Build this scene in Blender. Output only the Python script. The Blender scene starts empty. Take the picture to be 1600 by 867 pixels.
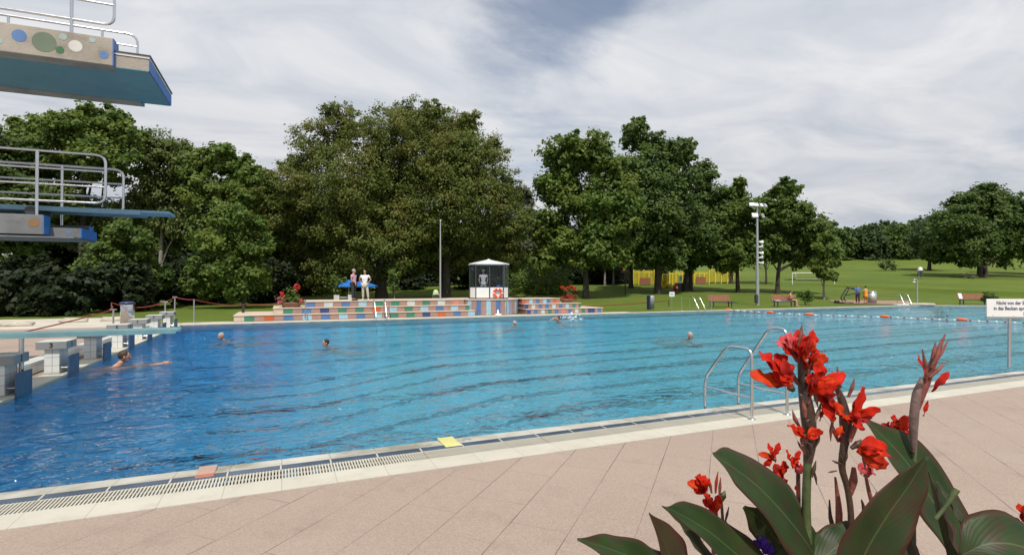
import bpy, bmesh, math, random
import numpy as np
from mathutils import Vector, Matrix

R = math.radians
sc = bpy.context.scene
C = sc.collection

# ------------------------------------------------------------------ camera
CAM_H = 1.95
FPX = 838.0                      # focal length in pixels of the 1600 px wide photograph
YAW, PITCH = R(23.2), R(0.51)
cam_d = bpy.data.cameras.new('camera')
cam_d.sensor_width = 36.0
cam_d.lens = 36.0 * FPX / 1600.0
cam_d.clip_start = 0.05
cam_d.clip_end = 3000
cam = bpy.data.objects.new('camera', cam_d)
C.objects.link(cam)
cam.location = (0, 0, CAM_H)
cam.rotation_euler = (R(90) + PITCH, 0, -YAW)
sc.camera = cam

# ------------------------------------------------------------------ light
SUN_EL, SUN_AZ = R(60), R(197)      # azimuth measured clockwise from +Y: the sun stands behind the camera, a little left
SUN_DIR = Vector((math.sin(SUN_AZ) * math.cos(SUN_EL), math.cos(SUN_AZ) * math.cos(SUN_EL), math.sin(SUN_EL)))
sun_d = bpy.data.lights.new('sun', 'SUN')
sun_d.energy = 3.6
sun_d.angle = R(0.6)
sun_d.color = (1.0, 0.94, 0.86)
sun = bpy.data.objects.new('sun', sun_d)
C.objects.link(sun)
sun.location = (0, -20, 60)
sun.rotation_euler = SUN_DIR.to_track_quat('Z', 'Y').to_euler()

sc.view_settings.view_transform = 'Standard'
sc.view_settings.look = 'None'
sc.view_settings.exposure = 0.18
sc.view_settings.gamma = 1.0
sc.cycles.use_denoising = True
sc.cycles.max_bounces = 10
sc.cycles.diffuse_bounces = 4
sc.cycles.glossy_bounces = 4
sc.cycles.transmission_bounces = 8
sc.cycles.transparent_max_bounces = 8
sc.cycles.caustics_refractive = True
sc.cycles.caustics_reflective = False
sc.cycles.sample_clamp_indirect = 3.0
sc.cycles.blur_glossy = 0.0


class NT:
    """tiny helper to wire shader nodes"""
    def __init__(self, tree):
        self.t = tree
        self.n = tree.nodes
        self.l = tree.links

    def node(self, typ, **kw):
        nd = self.n.new(typ)
        for k, v in kw.items():
            if k.startswith('in_'):
                key = k[3:]
                key = int(key) if key.isdigit() else key.replace('_', ' ')
                self.set(nd.inputs[key], v)
            else:
                setattr(nd, k, v)
        return nd

    def set(self, sock, v):
        if hasattr(v, 'is_output') or isinstance(v, bpy.types.NodeSocket):
            self.l.new(v, sock)
        elif isinstance(v, (tuple, list)) and len(v) == 3 and sock.type == 'RGBA':
            sock.default_value = (*v, 1)
        else:
            sock.default_value = v

    def math(self, op, a, b=None, c=None, clamp=False):
        nd = self.n.new('ShaderNodeMath')
        nd.operation = op
        nd.use_clamp = clamp
        self.set(nd.inputs[0], a)
        if b is not None:
            self.set(nd.inputs[1], b)
        if c is not None:
            self.set(nd.inputs[2], c)
        return nd.outputs[0]

    def mix(self, f, a, b):
        nd = self.n.new('ShaderNodeMix')
        nd.data_type = 'RGBA'
        self.set(nd.inputs[0], f)
        self.set(nd.inputs[6], a)
        self.set(nd.inputs[7], b)
        return nd.outputs[2]

    def noise(self, scale, vec=None, detail=3, rough=0.55, dist=0.0):
        nd = self.n.new('ShaderNodeTexNoise')
        nd.inputs['Scale'].default_value = scale
        nd.inputs['Detail'].default_value = detail
        nd.inputs['Roughness'].default_value = rough
        nd.inputs['Distortion'].default_value = dist
        if vec is not None:
            self.l.new(vec, nd.inputs['Vector'])
        return nd.outputs[0]

    def ramp(self, f, stops, interp='LINEAR'):
        nd = self.n.new('ShaderNodeValToRGB')
        cr = nd.color_ramp
        cr.interpolation = interp
        while len(cr.elements) < len(stops):
            cr.elements.new(0.5)
        for e, (p, c) in zip(cr.elements, stops):
            e.position = p
            e.color = (*c, 1) if len(c) == 3 else c
        self.l.new(f, nd.inputs[0])
        return nd.outputs[0]

    def maprange(self, v, a, b, c=0.0, d=1.0, smooth=False):
        nd = self.n.new('ShaderNodeMapRange')
        if smooth:
            nd.interpolation_type = 'SMOOTHSTEP'
        self.set(nd.inputs[0], v)
        for i, x in enumerate((a, b, c, d)):
            nd.inputs[i + 1].default_value = x
        return nd.outputs[0]


# sky: Nishita daylight with high thin cloud
world = bpy.data.worlds.new('World')
sc.world = world
world.use_nodes = True
w = NT(world.node_tree)
w.n.clear()
sky = w.node('ShaderNodeTexSky', sky_type='NISHITA', sun_disc=False, sun_elevation=SUN_EL, sun_rotation=SUN_AZ,
             altitude=400.0, air_density=1.0, dust_density=1.0, ozone_density=1.3)
tc = w.node('ShaderNodeTexCoord')
sep = w.node('ShaderNodeSeparateXYZ', in_0=tc.outputs['Generated'])
zc = w.math('MAXIMUM', sep.outputs[2], 0.0)
den = w.math('ADD', zc, 0.16)
px_ = w.math('DIVIDE', sep.outputs[0], den)
py_ = w.math('DIVIDE', sep.outputs[1], den)
pv = w.node('ShaderNodeCombineXYZ', in_0=px_, in_1=py_, in_2=0.0)
rot = w.node('ShaderNodeMapping', in_Rotation=(0, 0, R(35)), in_Scale=(0.8, 1.25, 1.0), in_Location=(1.3, 0.4, 0))
w.l.new(pv.outputs[0], rot.inputs['Vector'])
n1 = w.noise(0.9, rot.outputs[0], detail=7, rough=0.58, dist=0.5)
n2 = w.noise(3.2, rot.outputs[0], detail=6, rough=0.62, dist=0.3)
dens = w.math('ADD', w.math('MULTIPLY', n1, 0.75), w.math('MULTIPLY', n2, 0.25))


def blob(dx, dy, dz, inner, outer):
    """0..1 falloff round a fixed direction of the sky"""
    d = Vector((dx, dy, dz)).normalized()
    dot = w.node('ShaderNodeVectorMath', operation='DOT_PRODUCT')
    w.l.new(tc.outputs['Generated'], dot.inputs[0])
    dot.inputs[1].default_value = d
    return w.maprange(dot.outputs['Value'], math.cos(R(outer)), math.cos(R(inner)), 0, 1, smooth=True)


def skydir(px, py):
    F = Vector((math.sin(YAW) * math.cos(PITCH), math.cos(YAW) * math.cos(PITCH), math.sin(PITCH)))
    Rt = Vector((math.cos(YAW), -math.sin(YAW), 0))
    U = Rt.cross(F)
    return (F * FPX + Rt * (px - 800) + U * (433.5 - py)).normalized()


gaps = None
for (gx, gy, i_, o_, amt) in ((850, -40, 1, 10, 0.13), (1000, -120, 1, 13, 0.10), (840, 235, 0, 6, 0.10), (60, 90, 1, 14, -0.12),
                              (1250, 120, 2, 20, -0.14), (480, 120, 2, 20, -0.13), (1400, 270, 1, 14, 0.04)):
    d = skydir(gx, gy)
    g = w.math('MULTIPLY', blob(d.x, d.y, d.z, i_, o_), amt)
    gaps = g if gaps is None else w.math('ADD', gaps, g)
dens = w.math('SUBTRACT', dens, gaps)
cover = w.maprange(dens, 0.27, 0.52, 0.25, 1.0, smooth=True)
# light and dark streaks inside the cloud sheet
n3 = w.noise(2.0, rot.outputs[0], detail=6, rough=0.55, dist=0.8)
ccol = w.ramp(n3, [(0.28, (4.7, 5.1, 5.8)), (0.47, (5.9, 6.15, 6.6)), (0.68, (7.3, 7.35, 7.5))])
glow = w.maprange(sep.outputs[2], 0.0, 0.35, 0.88, 1.06)
ccol2 = w.node('ShaderNodeVectorMath', operation='SCALE', in_0=ccol)
w.l.new(glow, ccol2.inputs['Scale'])
skyc = w.mix(cover, sky.outputs[0], ccol2.outputs[0])
bg = w.node('ShaderNodeBackground', in_Color=skyc, in_Strength=0.095)
wo = w.node('ShaderNodeOutputWorld', in_Surface=bg.outputs[0])

# ------------------------------------------------------------------ photograph pixel -> place in the world
CAMP = Vector((0, 0, CAM_H))
_F = Vector((math.sin(YAW) * math.cos(PITCH), math.cos(YAW) * math.cos(PITCH), math.sin(PITCH)))
_R = Vector((math.cos(YAW), -math.sin(YAW), 0))
_U = _R.cross(_F)


def ray(px, py):
    return _F * FPX + _R * (px - 800) + _U * (433.5 - py)


def gp(px, py, z=0.0):
    r = ray(px, py)
    return CAMP + r * ((z - CAM_H) / r.z)


def yp(px, py, Y):
    r = ray(px, py)
    return CAMP + r * (Y / r.y)


def dp(px, py, D):
    return CAMP + ray(px, py) * (D / FPX)


def smooth01(t):
    t = max(0.0, min(1.0, t))
    return t * t * (3 - 2 * t)


def tz(x, y):
    D = y * 0.919 + x * 0.394
    t = max(0.0, D - 47)
    t = min(t, 150)
    z = 0.034 * t * smooth01(t / 14) + 0.00032 * t * t
    z += 0.18 * math.sin(x * 0.07) * smooth01(t / 30) + 0.12 * math.sin(y * 0.11 + 1) * smooth01(t / 30)
    return z


def at(px, D):
    """ground point under photo column px at depth D, on the terrain"""
    p = CAMP + (_R * (px - 800) / FPX + Vector((math.sin(YAW), math.cos(YAW), 0))) * D
    return Vector((p.x, p.y, tz(p.x, p.y)))


# ------------------------------------------------------------------ object helpers
def tag(o, label=None, cat=None, group=None, kind=None):
    if label:
        o['label'] = label
    if cat:
        o['category'] = cat
    if group:
        o['group'] = group
    if kind:
        o['kind'] = kind
    return o


def empty(name, loc=(0, 0, 0), rz=0.0, label=None, cat=None, group=None):
    o = bpy.data.objects.new(name, None)
    o.empty_display_size = 0.2
    C.objects.link(o)
    o.location = loc
    o.rotation_euler = (0, 0, rz)
    return tag(o, label, cat, group)


def copy_tree(o, parent=None):
    c = o.copy()
    C.objects.link(c)
    if parent is not None:
        c.parent = parent
    for ch in list(o.children):
        copy_tree(ch, c)
    return c


class MB:
    def __init__(self):
        self.v, self.f, self.m, self.s = [], [], [], []

    def add(self, verts, faces, mi=0, smooth=False):
        b = len(self.v)
        self.v += [tuple(p) for p in verts]
        for f in faces:
            self.f.append(tuple(b + i for i in f))
            self.m.append(mi)
            self.s.append(smooth)
        return self

    def box(self, c, s, rz=0.0, mi=0, bev=0.0, rx=0.0, ry=0.0):
        hx, hy, hz = s[0] / 2, s[1] / 2, s[2] / 2
        M = Matrix.Translation(c) @ Matrix.Rotation(rz, 4, 'Z') @ Matrix.Rotation(ry, 4, 'Y') @ Matrix.Rotation(rx, 4, 'X')
        if bev <= 0:
            vs = [M @ Vector((x, y, z)) for z in (-hz, hz) for x, y in ((-hx, -hy), (hx, -hy), (hx, hy), (-hx, hy))]
            return self.add(vs, [(3, 2, 1, 0), (4, 5, 6, 7), (0, 1, 5, 4), (1, 2, 6, 5), (2, 3, 7, 6), (3, 0, 4, 7)], mi)
        b = min(bev, hx * .49, hy * .49, hz * .49)
        bm = bmesh.new()
        bmesh.ops.create_cube(bm, size=1.0)
        for v in bm.verts:
            v.co = Vector((v.co.x * s[0], v.co.y * s[1], v.co.z * s[2]))
        bmesh.ops.bevel(bm, geom=list(bm.edges), offset=b, segments=2, affect='EDGES', profile=0.5)
        bm.verts.index_update()
        self.add([M @ v.co for v in bm.verts], [[v.index for v in f.verts] for f in bm.faces], mi)
        bm.free()
        return self

    def quad(self, pts, mi=0):
        return self.add(pts, [tuple(range(len(pts)))], mi)

    def prism(self, poly, z0, z1, mi=0, top_mi=None):
        n = len(poly)
        vs = [(x, y, z0) for x, y in poly] + [(x, y, z1) for x, y in poly]
        self.add(vs, [(i, (i + 1) % n, n + (i + 1) % n, n + i) for i in range(n)], mi)
        self.add([(x, y, z1) for x, y in poly], [tuple(range(n))], mi if top_mi is None else top_mi)
        self.add([(x, y, z0) for x, y in poly], [tuple(reversed(range(n)))], mi)
        return self

    def tube(self, path, r, n=10, mi=0, cap=True, smooth=True):
        """path of points; r one radius or a list"""
        P = [Vector(p) for p in path]
        rr = r if isinstance(r, (list, tuple)) else [r] * len(P)
        vs, fs = [], []
        t0 = (P[1] - P[0]).normalized()
        up = Vector((0, 0, 1)) if abs(t0.z) < 0.9 else Vector((1, 0, 0))
        nrm = t0.cross(up).normalized()
        for i, p in enumerate(P):
            if i == 0:
                t = t0
            elif i == len(P) - 1:
                t = (P[i] - P[i - 1]).normalized()
            else:
                t = ((P[i + 1] - P[i]).normalized() + (P[i] - P[i - 1]).normalized())
                t = t.normalized() if t.length > 1e-6 else (P[i + 1] - P[i]).normalized()
            nrm = (nrm - t * nrm.dot(t))
            nrm = nrm.normalized() if nrm.length > 1e-6 else t.orthogonal().normalized()
            bn = t.cross(nrm)
            for k in range(n):
                a = 2 * math.pi * k / n
                vs.append(p + (nrm * math.cos(a) + bn * math.sin(a)) * rr[i])
        for i in range(len(P) - 1):
            for k in range(n):
                a, b = i * n + k, i * n + (k + 1) % n
                fs.append((a, b, b + n, a + n))
        self.add(vs, fs, mi, smooth)
        if cap:
            self.add(vs[:n], [tuple(reversed(range(n)))], mi)
            self.add(vs[-n:], [tuple(range(n))], mi)
        return self

    def ell(self, c, r, mi=0, nu=14, nv=9, M=None):
        vs, fs = [], []
        M = M or Matrix.Identity(3)
        c = Vector(c)
        for j in range(nv + 1):
            th = math.pi * j / nv
            for i in range(nu):
                a = 2 * math.pi * i / nu
                vs.append(c + M @ Vector((r[0] * math.sin(th) * math.cos(a), r[1] * math.sin(th) * math.sin(a), r[2] * math.cos(th))))
        for j in range(nv):
            for i in range(nu):
                a, b = j * nu + i, j * nu + (i + 1) % nu
                if j == 0:
                    fs.append((a, a + nu, b + nu))
                elif j == nv - 1:
                    fs.append((a, a + nu, b))
                else:
                    fs.append((a, a + nu, b + nu, b))
        return self.add(vs, fs, mi, True)

    def lathe(self, prof, c=(0, 0, 0), n=24, mi=0, smooth=True):
        """profile [(r, z)...] turned about the vertical"""
        vs, fs = [], []
        for (r, z) in prof:
            for k in range(n):
                a = 2 * math.pi * k / n
                vs.append((c[0] + r * math.cos(a), c[1] + r * math.sin(a), c[2] + z))
        for i in range(len(prof) - 1):
            for k in range(n):
                a, b = i * n + k, i * n + (k + 1) % n
                fs.append((a, b, b + n, a + n))
        return self.add(vs, fs, mi, smooth)

    def disc(self, c, r, nrm=(0, 0, 1), n=24, mi=0, t=0.004):
        c, nn = Vector(c), Vector(nrm).normalized()
        u = nn.orthogonal().normalized()
        v = nn.cross(u)
        ring = [c + (u * math.cos(2 * math.pi * k / n) + v * math.sin(2 * math.pi * k / n)) * r for k in range(n)]
        top = [p + nn * t for p in ring]
        self.add(top, [tuple(range(n))], mi)
        self.add(ring + top, [(k, (k + 1) % n, n + (k + 1) % n, n + k) for k in range(n)], mi)
        return self

    def build(self, name, mat, parent=None, world=False):
        me = bpy.data.meshes.new(name)
        off = Vector((0, 0, 0))
        if world and parent is not None:
            pp = parent
            while pp is not None:
                off += pp.location
                pp = pp.parent
        me.from_pydata([tuple(Vector(p) - off) for p in self.v] if off.length else self.v, [], self.f)
        mats = mat if isinstance(mat, (list, tuple)) else [mat]
        for mt in mats:
            me.materials.append(mt)
        me.polygons.foreach_set('material_index', self.m)
        me.polygons.foreach_set('use_smooth', self.s)
        me.update()
        o = bpy.data.objects.new(name, me)
        C.objects.link(o)
        if parent is not None:
            o.parent = parent
        return o

    def thing(self, name, mat, label, cat, group=None, loc=None):
        """one-mesh thing; origin moved to loc"""
        o = self.build(name, mat)
        if loc is not None:
            loc = Vector(loc)
            o.data.transform(Matrix.Translation(-loc))
            o.location = loc
        return tag(o, label, cat, group)


def arc(c, r, a0, a1, u, v, n=6):
    """points of an arc in the plane of u, v round c"""
    c, u, v = Vector(c), Vector(u), Vector(v)
    return [c + (u * math.cos(a0 + (a1 - a0) * i / n) + v * math.sin(a0 + (a1 - a0) * i / n)) * r for i in range(n + 1)]


def roundpath(pts, r, n=5):
    """polyline with its corners rounded"""
    P = [Vector(p) for p in pts]
    out = [P[0]]
    for i in range(1, len(P) - 1):
        a, b = (P[i - 1] - P[i]), (P[i + 1] - P[i])
        d = min(r, a.length * .45, b.length * .45)
        p0, p1 = P[i] + a.normalized() * d, P[i] + b.normalized() * d
        for k in range(n + 1):
            t = k / n
            out.append(p0 * (1 - t) ** 2 + P[i] * 2 * t * (1 - t) + p1 * t * t)
    out.append(P[-1])
    return out


# ------------------------------------------------------------------ materials
def pmat(name, col, rough=0.6, metal=0.0, var=0.12, vscale=3.0, bump=0.0, bscale=40.0, spec=0.5, dirt=0.0):
    m = bpy.data.materials.new(name)
    m.use_nodes = True
    t = NT(m.node_tree)
    bs = t.n['Principled BSDF']
    tcn = t.node('ShaderNodeTexCoord')
    vec = tcn.outputs['Object']
    n = t.noise(vscale, vec, detail=5)
    dark = tuple(c * (1 - var) for c in col)
    lite = tuple(min(1, c * (1 + var)) for c in col)
    cc = t.mix(t.maprange(n, 0.3, 0.7), dark, lite)
    if dirt > 0:
        d = t.maprange(t.noise(vscale * 2.7, vec, detail=6, rough=0.7), 0.52, 0.75, 0, dirt)
        cc = t.mix(d, cc, tuple(c * 0.35 for c in col))
    t.set(bs.inputs['Base Color'], cc)
    bs.inputs['Metallic'].default_value = metal
    bs.inputs['Specular IOR Level'].default_value = spec
    rn = t.maprange(t.noise(vscale * 3, vec), 0.3, 0.7, max(0.02, rough * 0.85), min(1, rough * 1.15))
    t.set(bs.inputs['Roughness'], rn)
    if bump > 0:
        b = t.node('ShaderNodeBump', in_Strength=bump, in_Distance=0.01, in_Height=t.noise(bscale, vec, detail=4))
        t.set(bs.inputs['Normal'], b.outputs[0])
    return m


M = {}
M['steel'] = pmat('brushed_steel', (0.62, 0.63, 0.64), 0.22, 1.0, 0.06, 8)
M['galv'] = pmat('galvanised_metal', (0.42, 0.43, 0.43), 0.5, 0.6, 0.1, 4)
M['white'] = pmat('white_paint', (0.78, 0.78, 0.76), 0.45, 0, 0.04, 2, dirt=0.12)
M['black'] = pmat('black_plastic', (0.02, 0.02, 0.022), 0.5, 0, 0.2)
M['darkgrey'] = pmat('dark_grey_metal', (0.06, 0.065, 0.07), 0.45, 0.3)
M['orange'] = pmat('orange_plastic', (0.80, 0.13, 0.02), 0.4)
M['red'] = pmat('red_plastic', (0.60, 0.02, 0.02), 0.4)
M['redrope'] = pmat('red_rope', (0.20, 0.018, 0.010), 0.7)
M['blue'] = pmat('blue_paint', (0.03, 0.17, 0.52), 0.45, dirt=0.2)
M['lightblue'] = pmat('light_blue_paint', (0.24, 0.55, 0.66), 0.5, dirt=0.25)
M['steelblue'] = pmat('faded_blue_board', (0.19, 0.36, 0.48), 0.55, dirt=0.2)
M['navy'] = pmat('navy_enamel', (0.02, 0.035, 0.11), 0.35)
M['panelblue'] = pmat('blue_backboard', (0.05, 0.105, 0.19), 0.45, dirt=0.2)
M['yellow'] = pmat('yellow_paint', (0.80, 0.58, 0.02), 0.45, var=0.06)
M['concrete'] = pmat('weathered_concrete', (0.37, 0.34, 0.29), 0.9, 0, 0.25, 1.6, bump=0.8, bscale=60, dirt=0.6)
M['underside'] = pmat('teal_painted_concrete', (0.15, 0.32, 0.38), 0.8, 0, 0.12, 0.8, bump=0.4, bscale=30, dirt=0.2)
M['greyunder'] = pmat('dark_grey_concrete', (0.16, 0.17, 0.175), 0.8, 0, 0.2, 2.0, dirt=0.6)  # same dark grey on side and underside of the low platform
M['wood'] = pmat('stained_wood', (0.26, 0.10, 0.055), 0.6, 0, 0.2, 6)
M['bark'] = pmat('bark', (0.045, 0.036, 0.027), 0.95, 0, 0.35, 4, bump=1.0, bscale=14)
M['palebark'] = pmat('pale_bark', (0.22, 0.20, 0.17), 0.9, 0, 0.5, 5, bump=1.0, bscale=14)
M['skin'] = pmat('skin', (0.50, 0.27, 0.18), 0.5, 0, 0.06, 6)
M['stone'] = pmat('pale_stone', (0.42, 0.38, 0.31), 0.9, 0, 0.25, 2, bump=1.0, bscale=8)
M['terracotta'] = pmat('brown_stone', (0.25, 0.14, 0.10), 0.9, 0, 0.2, 4)


def white_tiles(name, sx, sz, col=(0.74, 0.75, 0.73), grout=(0.16, 0.17, 0.18), w=0.012):
    """square glazed tiles in object space, joints run along all three axes"""
    m = bpy.data.materials.new(name)
    m.use_nodes = True
    t = NT(m.node_tree)
    bs = t.n['Principled BSDF']
    tcn = t.node('ShaderNodeTexCoord')
    sp = t.node('ShaderNodeSeparateXYZ', in_0=tcn.outputs['Object'])
    mask = None
    for i, s in ((0, sx), (1, sx), (2, sz)):
        fr = t.math('FRACT', t.math('ADD', t.math('DIVIDE', sp.outputs[i], s), 100.013))
        e = t.math('LESS_THAN', fr, w / s)
        mask = e if mask is None else t.math('MAXIMUM', mask, e)
    # no joint drawn over a whole face that lies on a joint plane
    gi = t.noise(1.3, tcn.outputs['Object'], detail=4)
    c0 = t.mix(t.maprange(gi, 0.3, 0.7), tuple(c * 0.9 for c in col), col)
    t.set(bs.inputs['Base Color'], t.mix(mask, c0, grout))
    bs.inputs['Roughness'].default_value = 0.3
    return m


M['tiles'] = white_tiles('white_glazed_tiles', 0.262, 0.174, grout=(0.26, 0.27, 0.27), w=0.009)

# ================================================================== THE POOL AND ITS DECK
YN = 0.5 * (gp(450, 711).y + gp(950, 654).y)        # near water edge
XL = -4.22                                           # left water edge
YF = 28.6                                           # far water edge
XC = gp(1400, 476.3).x
far_pts = [(XC, YF), (gp(1540, 477.2).x, gp(1540, 477.2).y), (66.0, 20.0), (74.0, 12.0), (74.0, YN)]
pool_poly = [(XL, YN)] + [(74.0, YN)] + list(reversed(far_pts[:-1])) + [(XL, YF)]
WZ = -0.035


def water_material():
    m = bpy.data.materials.new('pool_water')
    m.use_nodes = True
    t = NT(m.node_tree)
    t.n.clear()
    geo = t.node('ShaderNodeNewGeometry')
    mp = t.node('ShaderNodeMapping', in_Scale=(0.75, 1.35, 1.0), in_Rotation=(0, 0, R(20)))
    t.l.new(geo.outputs['Position'], mp.inputs['Vector'])
    a = t.noise(0.75, mp.outputs[0], detail=2, rough=0.4, dist=0.7)
    b = t.noise(2.3, mp.outputs[0], detail=2, rough=0.5, dist=1.0)
    c = t.noise(7.0, mp.outputs[0], detail=2, rough=0.5, dist=0.6)
    h = t.math('ADD', t.math('ADD', t.math('MULTIPLY', a, 0.50), t.math('MULTIPLY', b, 0.34)), t.math('MULTIPLY', c, 0.060))
    bump = t.node('ShaderNodeBump', in_Strength=1.0, in_Distance=1.0, in_Height=h)
    refr = t.node('ShaderNodeBsdfRefraction', in_Color=(0.93, 0.985, 1.0), in_Roughness=0.0, in_IOR=1.33, in_Normal=bump.outputs[0])
    glos = t.node('ShaderNodeBsdfGlossy', in_Color=(1, 1, 1), in_Roughness=0.03, in_Normal=bump.outputs[0])
    trn = t.node('ShaderNodeBsdfTransparent', in_Color=(0.96, 0.99, 1.0))
    body = t.node('ShaderNodeMixShader', in_0=0.58, in_1=trn.outputs[0], in_2=refr.outputs[0])
    fr = t.node('ShaderNodeFresnel', in_IOR=1.33, in_Normal=bump.outputs[0])
    fac = t.math('MULTIPLY', fr.outputs[0], 0.85)
    mx = t.node('ShaderNodeMixShader', in_0=fac, in_1=body.outputs[0], in_2=glos.outputs[0])
    t.node('ShaderNodeOutputMaterial', in_Surface=mx.outputs[0])
    return m


def floor_material(y0):
    """pale blue mosaic with dark lane lines every 2.5 m"""
    m = bpy.data.materials.new('pool_floor_mosaic')
    m.use_nodes = True
    t = NT(m.node_tree)
    bs = t.n['Principled BSDF']
    geo = t.node('ShaderNodeNewGeometry')
    sp = t.node('ShaderNodeSeparateXYZ', in_0=geo.outputs['Position'])
    X, Y = sp.outputs[0], sp.outputs[1]
    wmp = t.node('ShaderNodeMapping', in_Scale=(0.9, 1.2, 1.0))
    t.l.new(geo.outputs['Position'], wmp.inputs['Vector'])
    w1 = t.noise(0.7, wmp.outputs[0], detail=6, rough=0.72, dist=2.2)
    w2 = t.noise(3.2, wmp.outputs[0], detail=3, rough=0.6, dist=1.0)
    Yw = t.math('ADD', Y, t.math('ADD', t.math('MULTIPLY', t.math('SUBTRACT', w1, 0.5), 1.2), t.math('MULTIPLY', t.math('SUBTRACT', w2, 0.5), 1.6)))
    ln = t.math('FRACT', t.math('DIVIDE', t.math('SUBTRACT', Yw, y0 - 1.25), 2.6))
    line = t.math('LESS_THAN', t.math('ABSOLUTE', t.math('SUBTRACT', ln, 0.5)), 0.085)
    line = t.math('MULTIPLY', line, t.math('GREATER_THAN', X, XL + 2.0))
    n = t.noise(0.35, geo.outputs['Position'], detail=3)
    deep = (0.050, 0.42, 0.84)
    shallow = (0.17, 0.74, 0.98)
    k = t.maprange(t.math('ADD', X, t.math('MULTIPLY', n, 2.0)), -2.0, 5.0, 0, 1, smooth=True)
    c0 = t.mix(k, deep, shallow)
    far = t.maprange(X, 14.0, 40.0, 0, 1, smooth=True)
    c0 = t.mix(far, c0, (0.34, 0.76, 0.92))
    fx = t.math('FRACT', t.math('MULTIPLY', X, 4.0))
    fy = t.math('FRACT', t.math('MULTIPLY', Y, 4.0))
    gr = t.math('MAXIMUM', t.math('LESS_THAN', fx, 0.05), t.math('LESS_THAN', fy, 0.05))
    c0 = t.mix(t.math('MULTIPLY', gr, 0.35), c0, (0.05, 0.2, 0.35))
    c1 = t.mix(line, c0, (0.004, 0.018, 0.055))
    t.set(bs.inputs['Base Color'], c1)
    bs.inputs['Roughness'].default_value = 0.6
    return m


M['water'] = water_material()
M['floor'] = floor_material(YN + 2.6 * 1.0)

mb = MB()
mb.quad([(x, y, WZ) for x, y in pool_poly])
wat = tag(mb.build('water', M['water']), kind='structure')

mb = MB()
prof = [(XL + 3.0, -2.9), (1.0, -2.9), (7.0, -2.0), (30.0, -1.6), (74.0, -1.2)]
for (xa, za), (xb, zb) in zip(prof[:-1], prof[1:]):
    mb.quad([(xa, YN, za), (xb, YN, zb), (xb, YF, zb), (xa, YF, za)])
    mb.quad([(xa, YN, za), (xb, YN, zb), (xb, YN, -0.12), (xa, YN, -0.12)])
    mb.quad([(xb, YF, zb), (xa, YF, za), (xa, YF, -0.12), (xb, YF, -0.12)])
cv = [(XL, -0.12), (XL + 0.03, -0.7), (XL + 0.12, -1.3), (XL + 0.4, -2.1), (XL + 0.95, -2.5), (XL + 1.8, -2.8), (XL + 3.0, -2.9)]
for (xa, za), (xb, zb) in zip(cv[:-1], cv[1:]):
    mb.add([(xa, YN, za), (xb, YN, zb), (xb, YF, zb), (xa, YF, za)], [(0, 1, 2, 3)], 0, True)
    for Yq in (YN, YF):
        mb.quad([(xa, Yq, za), (xb, Yq, zb), (xb, Yq, -0.12), (xa + 0.001, Yq, -0.12)])
for (xa, ya), (xb, yb) in zip(far_pts[:-1], far_pts[1:]):
    mb.quad([(xa, ya, -1.9), (xb, yb, -1.9), (xb, yb, -0.12), (xa, ya, -0.12)])
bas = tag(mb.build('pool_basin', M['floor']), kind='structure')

# ---- deck materials
def coping_material():
    m = bpy.data.materials.new('wet_coping_tiles')
    m.use_nodes = True
    t = NT(m.node_tree)
    bs = t.n['Principled BSDF']
    geo = t.node('ShaderNodeNewGeometry')
    sp = t.node('ShaderNodeSeparateXYZ', in_0=geo.outputs['Position'])
    n = t.noise(1.2, geo.outputs['Position'], detail=5, rough=0.6)
    n2 = t.noise(14, geo.outputs['Position'], detail=3)
    c = t.ramp(n, [(0.35, (0.36, 0.34, 0.28)), (0.5, (0.50, 0.48, 0.41)), (0.65, (0.60, 0.58, 0.51))])
    c = t.mix(t.math('MULTIPLY', n2, 0.18), c, (0.25, 0.25, 0.22))
    j = t.math('LESS_THAN', t.math('FRACT', t.math('DIVIDE', sp.outputs[0], 0.5)), 0.016)
    t.set(bs.inputs['Base Color'], t.mix(t.math('MULTIPLY', j, 0.6), c, (0.12, 0.12, 0.11)))
    t.set(bs.inputs['Roughness'], t.maprange(n, 0.35, 0.65, 0.18, 0.5))
    return m


def cream_material():
    m = bpy.data.materials.new('cream_edge_tiles')
    m.use_nodes = True
    t = NT(m.node_tree)
    bs = t.n['Principled BSDF']
    geo = t.node('ShaderNodeNewGeometry')
    sp = t.node('ShaderNodeSeparateXYZ', in_0=geo.outputs['Position'])
    n = t.noise(2.0, geo.outputs['Position'], detail=6, rough=0.6)
    wn = t.node('ShaderNodeTexWhiteNoise', noise_dimensions='1D')
    t.l.new(t.math('FLOOR', t.math('DIVIDE', sp.outputs[0], 0.5)), wn.inputs['W'])
    c = t.mix(n, (0.42, 0.40, 0.33), (0.60, 0.575, 0.49))
    c = t.mix(t.maprange(t.noise(3.5, geo.outputs['Position'], detail=7, rough=0.7), 0.52, 0.72, 0, 0.4), c, (0.33, 0.30, 0.24))
    c = t.mix(t.math('MULTIPLY', wn.outputs[0], 0.25), c, (0.42, 0.40, 0.32))
    j = t.math('LESS_THAN', t.math('FRACT', t.math('DIVIDE', sp.outputs[0], 0.5)), 0.012)
    t.set(bs.inputs['Base Color'], t.mix(t.math('MULTIPLY', j, 0.55), c, (0.15, 0.14, 0.12)))
    bs.inputs['Roughness'].default_value = 0.6
    return m


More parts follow.
